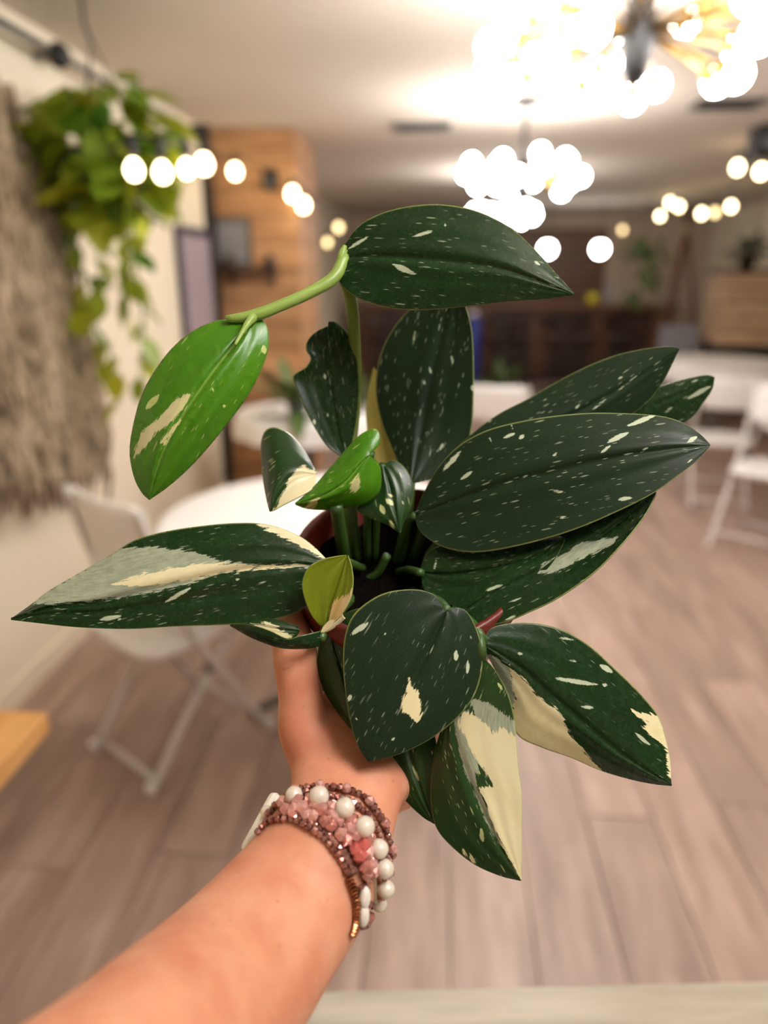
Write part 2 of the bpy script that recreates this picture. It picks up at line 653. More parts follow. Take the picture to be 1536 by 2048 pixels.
for u, v, lab, sd, nn, rx, rz in ((1278, 58, 'large glowing globe chandelier nearest, at the top right', 1, 36, 0.52, 0.15),
                                  (1045, 348, 'glowing globe chandelier, middle one of the row', 2, 22, 0.37, 0.10),
                                  (1005, 428, 'farthest glowing globe chandelier just above the top leaf', 3, 18, 0.36, 0.08)):
    zc = 2.21 if sd == 1 else 2.08
    p = at_z(u, v, zc)
    chandelier((p.x, p.y, zc), lab, nn, rx, rz, sd)
chandelier((0.58, 0.06, 2.20), 'small unseen globe chandelier added overhead to light the held plant', 15, 0.24, 0.10, 4)  # added out of frame to light plant and arm from the camera's side

# far pendants
for u, lab in ((1095, 'round white pendant lamp over the bar beside the leaf tip'), (1200, 'round white pendant lamp over the bar, right one')):
    p = at_y(u, 498, 10.2)
    t = thing('pendant_lamp', lab, 'lamp', (p.x, p.y, ZC), 0, 'bar pendants')
    L = ZC - p.z
    tube('cord', [(0, 0, 0), (0, 0, -L + 0.09)], 0.006, 'black_metal', t)
    link('cap', lathe_me('cap', [(0.05, -0.05), (0.05, -0.02), (0.02, 0.03)], 14), 'black_metal', t, (0, 0, -L + 0.11))
    g = sphere_me('globe', 0.095, 16, 10)
    link('globe', g, 'pendant_globe', t, (0, 0, -L))

# ------------------------------------------------------------------ string lights
bulb_me = lathe_me('bulb', [(0.006, -0.042), (0.024, -0.035), (0.036, -0.012), (0.036, 0.01), (0.024, 0.032), (0.012, 0.045)], 14)
bulb_me.materials.append(M['string_bulb'])
bulb2_me = bulb_me.copy()
bulb2_me.materials.clear()
bulb2_me.materials.append(M['string_bulb_dim'])
sock_me = lathe_me('socket', [(0.016, 0.04), (0.018, 0.06), (0.014, 0.09), (0.005, 0.1)], 10)
sock_me.materials.append(M['black_plastic'])


def string_lights(name_label, pts, dim=(), r=0.005, base=None, ends=()):
    t = thing('string_lights', name_label, 'lights', pts[0])
    o0 = Vector(pts[0])
    path = []
    P3 = [Vector(e) for e in ends[:1]] + [Vector(p) + Vector((0, 0, 0.1)) for p in pts] + [Vector(e) for e in ends[1:]]
    for a, b in zip(P3[:-1], P3[1:]):
        for j in range(6):
            q = a.lerp(b, j / 6)
            q.z -= 0.05 * math.sin(math.pi * j / 6) * min(1, (b - a).length)
            path.append(q - o0)
    path.append(P3[-1] - o0)
    tube('cord', path, r, 'black_plastic', t, 6)
    for i, p in enumerate(pts):
        link('socket', sock_me, None, t, Vector(p) - o0)
        b = link('bulb', bulb2_me if i in dim else bulb_me, None, t, Vector(p) - o0)
        b.scale = (0.68 if p[1] < 3 else 1.0,) * 3
    return t


pl = [at_y(268, 340, 2.36), at_y(325, 345, 2.38), at_y(373, 338, 2.75), at_y(408, 328, 3.6)]
pl += [at_y(470, 343, 4.8), at_y(585, 388, 4.9), at_y(607, 410, 5.0), at_y(677, 455, 8.0), at_y(655, 485, 9.2), at_y(632, 487, 9.9)]
string_lights('warm string lights along the left wall and past the wooden pier', pl, dim=(7, 8, 9), ends=(at_y(215, 300, 2.36),))
pr = [at_y(1522, 343, 5.6), at_y(1475, 335, 5.9), at_y(1462, 413, 8.0), at_y(1430, 425, 8.8), at_y(1403, 427, 8.4), at_y(1358, 413, 8.9), at_y(1340, 405, 9.4), at_y(1320, 432, 10.0), at_y(1245, 460, 11.5)]
string_lights('warm string lights swagged across the right side of the room', pr, dim=(3, 8), ends=(Vector((3.6, 5.2, 2.44)),))

# ------------------------------------------------------------------ rod, bracket, hanging
ZR = 2.34
t = thing('curtain_rod', 'black rod running along the top of the left wall', 'rod', (XL + 0.1, 1.5, ZR))
tube('pole', [(0, -0.6, 0), (0, 3.02, 0)], 0.014, 'black_metal', t, 10)
for yy in (0.0, 1.48, 3.0):
    tube('bracket', [(-0.1, yy, 0.0), (0, yy, 0)], 0.012, 'black_metal', t)
    link('finial' if yy > 2.9 else 'ring', sphere_me('finial', 0.045 if yy > 1 else 0.022, 12, 8), 'black_metal', t, (0, yy + (0.03 if yy > 2.9 else 0), 0))

# shaggy wall hanging: a tapered piece with ragged lower fringe
t = thing('wall_hanging', 'shaggy grey-brown wall hanging with ragged lower edge at the far left', 'wall hanging', (XL + 0.02, 2.0, 0.7))
HB = Vector((XL + 0.02, 2.0, 0.7))
edge_px = [(5, 175), (40, 290), (85, 400), (120, 480), (145, 600), (165, 720), (185, 820), (196, 900)]
XH = XL + 0.09
edge = [at_x(u, v, XH) for u, v in edge_px]
rows = 60
q = catmull([tuple(p) for p in edge], rows)
qL = catmull([tuple(at_x(-150, v, XH)) for v in (100, 260, 400, 540, 680, 800, 880, 930)], rows)
V, Fs = [], []
nc = 26
rh = random.Random(5)
for i in range(rows):
    yR = q[i, 1]
    yL = qL[i, 1]
    for j in range(nc + 1):
        s = j / nc
        bul = math.sin(s * 3.1416) * 0.02
        V.append((XH + 0.03 * math.sin(s * 22 + 0.6 * math.sin(i * 0.21)) + rh.uniform(-.008, .008) + bul - HB.x, yL + (yR - yL) * s - HB.y, qL[i, 2] + (q[i, 2] - qL[i, 2]) * s - HB.z))
for i in range(rows - 1):
    for j in range(nc):
        a = i * (nc + 1) + j
        Fs.append((a, a + 1, a + nc + 2, a + nc + 1))
body = link('cloth', mesh('cloth', V, Fs, True), 'shaggy', t)
sm = body.modifiers.new('s', 'SOLIDIFY')
sm.thickness = 0.02
V, Fs = [], []
for i in range(900):
    r = rh.random()
    row = int(min(rows - 1, (r ** 0.6) * rows))
    s = rh.random() ** 0.8
    yy = qL[row, 1] + (q[row, 1] - qL[row, 1]) * s
    L = rh.uniform(0.10, 0.26) if row < rows - 6 else rh.uniform(0.1, 0.24)
    x = XH + 0.03 + rh.uniform(0, 0.02)
    z = qL[row, 2] + (q[row, 2] - qL[row, 2]) * s
    a = rh.uniform(-.05, .05)
    pts = [Vector((x, yy, z)), Vector((x + 0.02, yy + a * .4, z - L * .5)), Vector((x + rh.uniform(-.01, .015), yy + a, z - L))]
    pts = [p - HB for p in pts]
    v, f = tube_vf(pts, [0.010, 0.012, 0.002], 4, len(V))
    V += v
    Fs += f
fr = link('fringe', mesh('fringe', V, Fs, True), 'shaggy', t)
fr['kind'] = 'stuff'

# picture on the left wall
t = thing('framed_picture', 'tall purple-grey framed picture on the left wall', 'picture', (XL + 0.012, 4.35, 1.45))
a, b = at_x(352, 465, XL + 0.02), at_x(425, 470, XL + 0.02)
ztop, zbot = 1.82, 1.04
hy, hz = (b.y - a.y) / 2, (ztop - zbot) / 2
t.location = (XL + 0.012, (a.y + b.y) / 2, (ztop + zbot) / 2)
box('canvas', (0.006, 0, 0), (0.012, 2 * hy - 0.06, 2 * hz - 0.06), 'picture_mauve', t)
for sy in (-1, 1):
    box('frame_bar', (0.01, sy * (hy - 0.02), 0), (0.03, 0.05, 2 * hz), 'frame_purple', t)
    box('frame_bar', (0.01, 0, sy * (hz - 0.02)), (0.03, 2 * hy - 0.1, 0.05), 'frame_purple', t)

# things on the wooden pier
def on_pier(u, v):
    return at_y(u, v, PY0 - 0.02)


p = on_pier(466, 485)
t = thing('framed_picture', 'grey picture hung on the wooden pier', 'picture', (p.x, PY0 - 0.018, p.z))
box('canvas', (0, 0, 0), (0.22, 0.012, 0.28), 'picture_grey', t)
for s in (-1, 1):
    box('frame_bar', (s * 0.115, 0, 0), (0.02, 0.024, 0.31), 'grey_metal', t)
    box('frame_bar', (0, 0, s * 0.145), (0.21, 0.024, 0.02), 'grey_metal', t)
p = on_pier(545, 362)
t = thing('loudspeaker', 'small black speaker high on the wooden pier', 'speaker', (p.x, PY0 - 0.07, p.z))
box('cabinet', (0, 0, 0), (0.085, 0.10, 0.12), 'black_plastic', t, 0.008)
link('cone', lathe_me('cone', [(0.03, 0.0), (0.022, 0.008), (0.008, 0.012)], 16), 'grey_metal', t, (0, -0.052, -0.015)).rotation_euler = (math.pi / 2, 0, 0)
p = on_pier(505, 545)
t = thing('wall_shelf', 'narrow tan shelf mounted low on the wooden pier', 'shelf', (p.x, PY0 - 0.075, p.z))
box('board', (0, 0, 0), (0.36, 0.14, 0.025), 'dark_wood', t, 0.003)
for s in (-1, 1):
    box('bracket', (s * 0.14, 0.05, -0.05), (0.02, 0.03, 0.08), 'black_metal', t)
for du, lab in ((-38, 'left dark vase standing on the pier shelf'), (40, 'right dark vase standing on the pier shelf')):
    pp = on_pier(505 + du, 545)
    v = lathe_me('vase', [(0.025, 0.0), (0.04, 0.02), (0.045, 0.05), (0.022, 0.085), (0.028, 0.1), (0.02, 0.1)], 16)
    o = link('vase', v, 'dark_wood')
    o.location = (pp.x, PY0 - 0.08, p.z + 0.0135)
    tag(o, lab, 'vase', 'vases on the pier shelf')


# ------------------------------------------------------------------ hanging pothos
def heart_me(name, L=0.10, W=0.08):
    V, Fs = [], []
    n = 7
    for i in range(n + 1):
        tt = i / n
        wv = W / 2 * (math.sin(math.pi * min(1, tt * 0.92 + 0.06)) ** 0.75) * (1.25 - 0.5 * tt)
        if i == n:
            wv = 0.0005
        for s in (-1, 0, 1):
            yy = tt * L - (0.012 if (i == 0 and s) else 0)
            V.append((s * wv, yy, -0.018 * tt * tt - (0 if s else 0.006)))
    for i in range(n):
        for j in range(2):
            a = i * 3 + j
            Fs.append((a, a + 1, a + 4, a + 3))
    return mesh(name, V, Fs, True)


pleaf = heart_me('leaf')
pleaf.materials.append(M['pothos_leaf'])
HP = Vector((-1.24, 2.75, 1.95))
pot = thing('hanging_pothos', 'lush trailing pothos in a hanging basket at the upper left', 'plant', HP)
link('basket', lathe_me('basket', [(0.07, -0.13), (0.12, -0.1), (0.15, 0.0), (0.155, 0.02), (0.14, 0.02), (0.13, -0.01)], 20), 'grey_pot', pot)
tube('hook', [(-0.02, 0.0, ZC - HP.z), (-0.02, 0, 0.42), (0.0, 0, 0.36)], 0.006, 'black_metal', pot)
for j in range(3):
    a = j * 2.1 + 0.4
    tube('chain', [(0, 0, 0.37), (0.148 * math.cos(a), 0.148 * math.sin(a), 0.02)], 0.003, 'black_metal', pot)
rp = random.Random(11)


def add_leaf(parent, me, pos, yaw, tilt, sc, roll=0.0):
    o = link('leaf', me, None, parent, pos)
    o.rotation_euler = Euler((tilt, roll, yaw), 'XYZ')
    o.scale = (sc, sc, sc)
    return o


for i in range(150):
    th = rp.uniform(0, 2 * math.pi)
    ph_ = rp.uniform(-1.25, 1.1)
    rr = rp.uniform(0.14, 0.235)
    pos = Vector((math.cos(th) * math.cos(ph_) * rr * 1.05, math.sin(th) * math.cos(ph_) * rr, 0.04 + math.sin(ph_) * rr * 1.05))
    add_leaf(pot, pleaf, pos, th - math.pi / 2 + rp.uniform(-.5, .5), rp.uniform(-1.2, 0.2), rp.uniform(1.0, 1.6), rp.uniform(-.4, .4))
# trailing vines traced as they hang; end points are (pixel, metres into the room)
vines = [
    [(240, 330), (262, 430), (268, 520), (285, 610), (285, 700), (280, 760)],
    [(160, 380), (190, 470), (200, 560), (185, 640), (220, 700), (235, 800)],
    [(120, 330), (110, 400), (105, 450), (130, 520)],
    [(110, 230), (85, 215), (72, 200)],
    [(150, 330), (130, 390), (150, 470), (165, 560), (180, 650), (200, 730)],
    [(280, 300), (310, 340), (345, 360), (360, 372)],
    [(230, 300), (225, 400), (255, 500), (250, 590), (265, 640)],
    [(90, 280), (70, 300), (52, 296)],
]
for vi, vp in enumerate(vines):
    yv = 2.62 + 0.09 * (vi % 3)
    pts = [at_y(u, v, yv) - HP for u, v in vp]
    tube('vine', pts, [0.005] * (len(pts) - 1) + [0.002], 'vine_green', pot, 5, 18)
    qv = catmull([tuple(p) for p in pts], 40)
    L = np.linalg.norm(np.diff(qv, axis=0), axis=1).sum()
    nl = max(3, int(L / 0.062))
    for j in range(nl):
        p = Vector(qv[int(39 * (j + 0.7) / nl) if j < nl - 1 else 39])
        add_leaf(pot, pleaf, p, rp.uniform(0, 6.28), rp.uniform(-1.3, -0.5), rp.uniform(0.8, 1.3), rp.uniform(-.4, .4))


# ------------------------------------------------------------------ folding chairs
def bar(bm_list, a, b, wy, wt):
    """flat bar from a to b: width wy along y, thickness wt"""
    a, b = Vector(a), Vector(b)
    t = (b - a).normalized()
    n = t.cross(Vector((0, 1, 0))).normalized()
    y = Vector((0, 1, 0))
    V, Fs = [], []
    for p in (a, b):
        for s1, s2 in ((-1, -1), (1, -1), (1, 1), (-1, 1)):
            V.append(p + y * (s1 * wy / 2) + n * (s2 * wt / 2))
    Fs = [(0, 1, 2, 3), (7, 6, 5, 4), (0, 4, 5, 1), (1, 5, 6, 2), (2, 6, 7, 3), (3, 7, 4, 0)]
    return V, Fs


def make_chair():
    t = thing('folding_chair', 'white folding chair', 'chair')
    W = 0.40
    # seat: rounded, slightly dished slab
    V, Fs = [], []
    n = 28
    ringz = [(0.93, -0.022), (1.0, -0.010), (1.0, 0.006), (0.95, 0.014), (0.6, 0.008), (0.0, 0.004)]
    for k_, z in ringz:
        for j in range(n):
            a = 2 * math.pi * j / n
            ca, sa = math.cos(a), math.sin(a)
            e = 0.42
            x = 0.205 * math.copysign(abs(ca) ** e, ca) * k_
            y = 0.20 * math.copysign(abs(sa) ** e, sa) * k_ * (1.0 + 0.04 * ca)
            V.append((x, y, 0.44 + z))
    for i in range(len(ringz) - 1):
        for j in range(n):
            Fs.append((i * n + j, i * n + (j + 1) % n, (i + 1) * n + (j + 1) % n, (i + 1) * n + j))
    Fs.append(tuple(range(n))[::-1])
    link('seat', mesh('seat', V, Fs, True), 'white_plastic', t)
    # curved back panel between the uprights
    V, Fs = [], []
    nx, nz = 12, 6
    for side in (0, 1):
        for i in range(nz + 1):
            for j in range(nx + 1):
                y = (j / nx - 0.5) * W * 0.98
                z = 0.67 + 0.225 * i / nz
                r = 1 - (2 * abs(j / nx - 0.5)) ** 6 * 0.12 * (1 if i in (0, nz) else 0)
                x = -0.135 - (z - 0.67) * 0.22 - 0.035 * math.cos(math.pi * (j / nx - 0.5)) + (0.018 if side else 0)
                V.append((x, y * r, z))
    m = (nz + 1) * (nx + 1)
    idx = lambda s, i, j: s * m + i * (nx + 1) + j
    for i in range(nz):
        for j in range(nx):
            Fs.append((idx(1, i, j), idx(1, i, j + 1), idx(1, i + 1, j + 1), idx(1, i + 1, j)))
            Fs.append((idx(0, i, j), idx(0, i + 1, j), idx(0, i + 1, j + 1), idx(0, i, j + 1)))
    for j in range(nx):
        Fs.append((idx(0, 0, j), idx(0, 0, j + 1), idx(1, 0, j + 1), idx(1, 0, j)))
        Fs.append((idx(1, nz, j), idx(1, nz, j + 1), idx(0, nz, j + 1), idx(0, nz, j)))
    for i in range(nz):
        Fs.append((idx(1, i, 0), idx(1, i + 1, 0), idx(0, i + 1, 0), idx(0, i, 0)))
        Fs.append((idx(0, i, nx), idx(0, i + 1, nx), idx(1, i + 1, nx), idx(1, i, nx)))
    link('backrest', mesh('backrest', V, Fs, True), 'white_plastic', t)
    for s in (-1, 1):
        y = s * (W / 2 + 0.012)
        tube('front_leg', [(0.25, y, 0.0), (0.10, y, 0.24), (-0.04, y, 0.46), (-0.13, y, 0.66), (-0.185, y, 0.89)], 0.014, 'white_metal', t, 8, 16)
        y = s * (W / 2 - 0.022)
        tube('rear_leg', [(-0.24, y, 0.0), (-0.10, y, 0.17), (0.06, y, 0.335), (0.15, y, 0.415)], 0.013, 'white_metal', t, 8, 12)
        link('pivot', sphere_me('pivot', 0.017, 8, 6), 'grey_metal', t, (0.02, s * (W / 2 - 0.005), 0.33))
        for nm, x, yy in (('foot_cap', 0.25, s * (W / 2 + 0.012)), ('foot_cap', -0.24, s * (W / 2 - 0.022))):
            link(nm, lathe_me(nm, [(0.017, 0.0), (0.018, 0.03), (0.014, 0.035)], 10), 'white_plastic', t, (x, yy, 0))
    tube('crossbar', [(0.205, -W / 2 - 0.01, 0.075), (0.205, W / 2 + 0.01, 0.075)], 0.010, 'white_metal', t)
    tube('crossbar', [(-0.215, -W / 2 + 0.02, 0.032), (-0.215, W / 2 - 0.02, 0.032)], 0.011, 'white_metal', t)
    return t


chair0 = make_chair()
cb_ = at_z(998, 772, 0.9)
ct_ = at_z(1480, 752, 0.9)
chairs = [
    # x, y, heading (deg, 0 faces right wall), scale, label
    (-0.88, 2.02, 55, 0.95, 'nearest white folding chair, at the left behind the long leaf'),
    (1.98, 4.15, 232, 1.04, 'white folding chair at the right edge beyond the large leaves'),
    (cb_.x, cb_.y + 0.22, 80, 1.0, 'white folding chair seen between upright leaf and right leaves'),
    (ct_.x, ct_.y + 0.15, 80, 1.0, 'white folding chair behind the narrow leaf tip at the right'),
]
for i, (x, y, h, s, lab) in enumerate(chairs):
    c = chair0 if i == 0 else copy_tree(chair0)
    c.location = (x, y, 0)
    c.rotation_euler = (0, 0, math.radians(h))
    c.scale = (s, s, s * (1.1 if i == 0 else 1.0))
    tag(c, lab, 'chair', 'white folding chairs')


# ------------------------------------------------------------------ round tables with cloths
def round_table(x, y, r, lab, clab, drop=0.10, h=0.74):
    t = thing('round_table', lab, 'table', (x, y, 0), 0, 'round tables')
    link('table_top', lathe_me('table_top', [(r - 0.01, h - 0.035), (r, h - 0.03), (r, h - 0.006), (r - 0.006, h - 0.001)], 40), 'white_plastic', t)
    link('column', lathe_me('column', [(0.05, 0.03), (0.03, 0.06), (0.03, h - 0.09), (0.09, h - 0.036)], 16), 'grey_metal', t)
    for j in range(4):
        a = j * math.pi / 2 + 0.5
        tube('leg', [(0.02 * math.cos(a), 0.02 * math.sin(a), 0.09), (0.3 * math.cos(a), 0.3 * math.sin(a), 0.015)], [0.018, 0.013], 'grey_metal', t)
    V, Fs = [], []
    n = 72
    rings = [(0.0, 0.004), (0.6, 0.004), (0.97, 0.004), (1.008, 0.0), (1.02, -0.02), (1.03, -drop * 0.5), (1.04, -drop)]
    for k_, z in rings:
        for j in range(n):
            a = 2 * math.pi * j / n
            wv = (1 + (0.022 * math.sin(a * 11 + x) + 0.015 * math.sin(a * 17)) * max(0, (-z) / drop)) if drop else 1
            V.append((k_ * r * wv * math.cos(a), k_ * r * wv * math.sin(a), h + z))
    for i in range(len(rings) - 1):
        for j in range(n):
            Fs.append((i * n + j, i * n + (j + 1) % n, (i + 1) * n + (j + 1) % n, (i + 1) * n + j))
    c = link('tablecloth', mesh('tablecloth', V, Fs, True), 'white_cloth')
    c.location = (x, y, 0.002)
    tag(c, clab, 'tablecloth', 'white tablecloths')
    return t


p = at_z(640, 1035, 0.74)
round_table(p.x, p.y, 0.55, 'round table in front of the nearest folding chair', 'white cloth on the table by the nearest folding chair', 0.06)
round_table(2.62, 4.55, 0.5, 'round table at the right edge beside a folding chair', 'white cloth on the right edge table', 0.14)
p = at_z(1440, 722, 0.74)
round_table(p.x, p.y, 0.6, 'far round table below the wooden slatted counter', 'white cloth on the far right table below the slatted counter', 0.16)
FT = p.copy()
round_table(-0.80, 4.25, 0.45, 'round table holding plants before the wooden pier', 'white cloth under the small potted plants', 0.12)

# ------------------------------------------------------------------ potted plants on the table by the pier
blade = heart_me('leaf', 0.16, 0.055)
blade.materials.append(M['fern_leaf'])


def bushy(x, y, z, lab, n=22, r=0.12, pr=0.06, seed=1, sc=1.0, mat='grey_pot', leaf=None, up=0.9):
    rr = random.Random(seed)
    t = thing('potted_plant', lab, 'plant', (x, y, z))
    link('pot', lathe_me('pot', [(pr * 0.7, 0), (pr, pr * 1.5), (pr * 1.06, pr * 1.5), (pr * 1.06, pr * 1.7), (pr * 0.92, pr * 1.7), (pr * 0.9, pr * 1.5)], 18), mat, t)
    for i in range(n):
        a = i * 2.4
        tl = rr.uniform(-0.3, up)
        d = Vector((math.cos(a) * math.cos(tl), math.sin(a) * math.cos(tl), math.sin(tl))) * rr.uniform(0.3, 1.0) * r
        add_leaf(t, leaf or blade, Vector((0, 0, pr * 1.7)) + d * 0.6, a - math.pi / 2, tl + rr.uniform(-.3, .3), sc * rr.uniform(0.7, 1.2))
    return t


bushy(-0.82, 3.98, 0.747, 'leafy green plant on the white table left of the folded leaf', 30, 0.2, 0.06, 3, 1.4)
bushy(-0.52, 4.30, 0.747, 'green plant on the white table behind the small notched leaf', 22, 0.12, 0.055, 4, 0.9, 'black_plastic')
bushy(0.75, 8.9, 0.0, 'low green plant on the floor before the bar', 30, 0.3, 0.13, 6, 1.7, 'grey_pot')
bushy(2.55, 9.1, 0.0, 'green plant on the floor at the right end of the bar', 34, 0.4, 0.16, 8, 2.0, 'black_plastic')

# ------------------------------------------------------------------ far bar
BY = 10.9
bx0, bx1 = at_y(715, 600, BY).x, at_y(1350, 600, BY).x
t = thing('bar_counter', 'long dark wooden bar counter across the far end', 'bar', ((bx0 + bx1) / 2, BY + 0.25, 0))
bw = bx1 - bx0
box('body', (0, 0.03, 0.53), (bw, 0.5, 1.06), 'dark_wood', t)
box('counter_top', (0, -0.02, 1.09), (bw + 0.1, 0.68, 0.06), 'bar_wood', t, 0.01)
npan = 16
for i in range(npan):
    box('panel', (-bw / 2 + (i + 0.5) * bw / npan, -0.232, 0.55), (bw / npan - 0.02, 0.02, 0.98), 'dark_wood' if i % 3 else 'bar_wood', t, 0.004)
# back-bar of dark planks on the far wall
t = thing('back_bar', 'brown plank back wall behind the bar', 'wall panel', (0.9, YF - 0.03, 0.0))
for i in range(10):
    box('plank', (0, 0, 1.05 + 0.125 * i), (3.4, 0.04, 0.118), 'bar_wood', t, 0.004)


def stool(x, y, lab):
    t = thing('bar_stool', lab, 'stool', (x, y, 0), 0.3, 'dark stools at the bar')
    link('seat', lathe_me('seat', [(0.15, 0.70), (0.18, 0.71), (0.18, 0.74), (0.16, 0.75)], 18), 'dark_wood', t)
    for j in range(4):
        a = j * math.pi / 2 + 0.785
        tube('leg', [(0.12 * math.cos(a), 0.12 * math.sin(a), 0.705), (0.2 * math.cos(a), 0.2 * math.sin(a), 0.0)], 0.016, 'black_metal', t, 6)
    pts = [Vector((0.165 * math.cos(a), 0.165 * math.sin(a), 0.28)) for a in np.linspace(0, 2 * math.pi, 16, endpoint=False)]
    tube('footrest', pts, 0.010, 'black_metal', t, 6, closed=True)
    box('backrest', (0, 0.19, 0.93), (0.32, 0.03, 0.16), 'dark_wood', t, 0.01)
    for s in (-1, 1):
        tube('back_post', [(s * 0.12, 0.14, 0.74), (s * 0.12, 0.185, 0.98)], 0.011, 'black_metal', t, 6)


for i, u in enumerate((760, 980, 1040, 1105, 1170, 1235)):
    p = at_y(u, 700, 10.0)
    stool(p.x, 10.0, ['dark bar stool leftmost, beside the green stem', 'dark bar stool just right of the upright leaf', 'dark bar stool second right of the upright leaf', 'dark bar stool third right of the upright leaf', 'dark bar stool fourth right of the upright leaf', 'dark bar stool rightmost, above the dark leaf'][i])

p = at_y(946, 655, 9.4)
t = thing('water_jug', 'tall blue container at the edge of the upright leaf', 'container', (p.x, 9.4, 0.0))
link('body', lathe_me('body', [(0.10, 0), (0.11, 0.02), (0.11, 0.95), (0.08, 1.02), (0.05, 1.05)], 18), 'blue_plastic', t)
link('cap', lathe_me('cap', [(0.052, 1.045), (0.056, 1.05), (0.056, 1.09), (0.05, 1.095)], 16), 'white_plastic', t)
p = at_y(1188, 585, 10.95)
o = link('fruit', sphere_me('fruit', 0.09, 16, 10, (1, 1, 0.9)), 'yellow_fruit')
o.location = (p.x, 11.0, 1.121 + 0.08)
tag(o, 'round yellow-green fruit on the bar top', 'fruit')
p = at_y(1215, 580, 10.95)
t = thing('bottle', 'pale bottle on the bar top beside the yellow fruit', 'bottle', (p.x + 0.03, 11.0, 1.12))
link('body', lathe_me('body', [(0.045, 0), (0.05, 0.01), (0.05, 0.2), (0.02, 0.27), (0.018, 0.33)], 14), 'grey_cloth', t)
link('cap', lathe_me('cap', [(0.021, 0.325), (0.021, 0.36), (0.018, 0.362)], 12), 'black_plastic', t)
p = at_y(790, 620, 10.95)
t = thing('crate', 'orange-brown crate on the bar behind the green stem', 'crate', (p.x, 11.02, 1.12))
for i in range(3):
    for s in (-1, 1):
        box('slat', (0, s * 0.13, 0.04 + 0.075 * i), (0.46, 0.015, 0.06), 'pine', t)
        box('slat', (s * 0.222, 0, 0.04 + 0.075 * i), (0.015, 0.24, 0.06), 'pine', t)
box('bottom', (0, 0, 0.008), (0.44, 0.25, 0.012), 'pine', t)

# ------------------------------------------------------------------ right side: A frame, hanging plant, slatted counter
ap = at_y(1382, 440, 10.3)
t = thing('wooden_tripod', 'tall wooden tripod of crossed poles against the pale wall at right', 'tripod', (ap.x, 10.4, 0))
for dx, dy in ((-0.38, -0.2), (0.4, -0.15), (0.02, 0.42)):
    tube('pole', [(dx, dy, 0.0), (-dx * 0.10, -dy * 0.1, ap.z + 0.12)], [0.032, 0.024], 'bar_wood', t, 8)
link('lashing', lathe_me('lashing', [(0.05, -0.05), (0.07, 0.0), (0.05, 0.05)], 14), 'shaggy', t, (0, 0, ap.z - 0.12))
p = at_y(1290, 500, 9.2)
hp2 = thing('hanging_fern', 'green hanging fern at the right before the pale wall', 'plant', (p.x, 9.2, p.z))
link('basket', lathe_me('basket', [(0.08, -0.1), (0.14, 0.0), (0.14, 0.03), (0.12, 0.03)], 16), 'grey_pot', hp2)
tube('cord', [(0, 0, 0.03), (0, 0, ZC - p.z)], 0.005, 'black_metal', hp2)
rr = random.Random(21)
for i in range(60):
    a = rr.uniform(0, 6.28)
    d = Vector((math.cos(a) * rr.uniform(0.05, 0.26), math.sin(a) * 0.2, rr.uniform(-0.62, 0.16)))
    add_leaf(hp2, blade, d, a - math.pi / 2, rr.uniform(-1.3, 0.2), rr.uniform(0.9, 1.7))

CY = FT.y + 1.1
cx = at_y(1452, 600, CY).x
zt, zb = at_y(1490, 545, CY).z, at_y(1490, 692, CY).z
t = thing('slatted_counter', 'pale wooden slatted counter box at the right edge', 'counter', (cx + 0.40, CY + 0.3, 0))
box('plinth', (0, 0.02, (zb) / 2), (0.76, 0.54, zb - 0.002), 'black_plastic', t)
box('carcass', (0, 0.02, (zt + zb) / 2), (0.76, 0.54, zt - zb - 0.04), 'dark_wood', t)
ns = 5
sh = (zt - zb) / ns
for i in range(ns):
    box('slat', (0, -0.27, zb + (i + 0.5) * sh), (0.80, 0.025, sh - 0.014), 'pallet', t, 0.004)
    box('slat', (-0.39, 0.02, zb + (i + 0.5) * sh), (0.022, 0.55, sh - 0.014), 'pallet', t, 0.004)
box('top', (0, 0.0, zt + 0.012), (0.84, 0.62, 0.04), 'dark_wood', t, 0.006)
wr = heart_me('leaf', 0.09, 0.04)
wr.materials.append(M['wreath_leaf'])
bushy(cx + 0.26, CY + 0.25, zt + 0.034, 'rounded grey-green plant on top of the slatted counter', 70, 0.26, 0.10, 9, 1.5, 'dark_wood', wr, 1.2)
p = at_y(1415, 668, CY)
t = thing('cushion_chair', 'grey upholstered chair back beside the slatted counter', 'chair', (p.x - 0.2, CY + 0.1, 0))
box('seat', (0, 0, 0.44), (0.46, 0.46, 0.09), 'grey_cloth', t, 0.02)
box('backrest', (0, 0.22, 0.74), (0.46, 0.07, 0.5), 'grey_cloth', t, 0.03)
for sx in (-1, 1):
    for sy in (-1, 1):
        tube('leg', [(sx * 0.19, sy * 0.19, 0.40), (sx * 0.21, sy * 0.21, 0.0)], [0.018, 0.012], 'dark_wood', t, 6)
p = at_y(1530, 270, 5.2)
t = thing('loudspeaker', 'black speaker box near the ceiling at the right edge', 'speaker', (p.x + 0.05, 5.25, p.z))
box('cabinet', (0, 0, 0), (0.20, 0.2, 0.28), 'black_plastic', t, 0.01)
link('cone', lathe_me('cone', [(0.075, 0.0), (0.05, 0.012), (0.015, 0.02)], 18), 'grey_metal', t, (0, -0.102, -0.04)).rotation_euler = (math.pi / 2, 0, 0)
tube('bracket', [(0, 0, 0.13), (0, 0, ZC - p.z)], 0.015, 'black_metal', t)

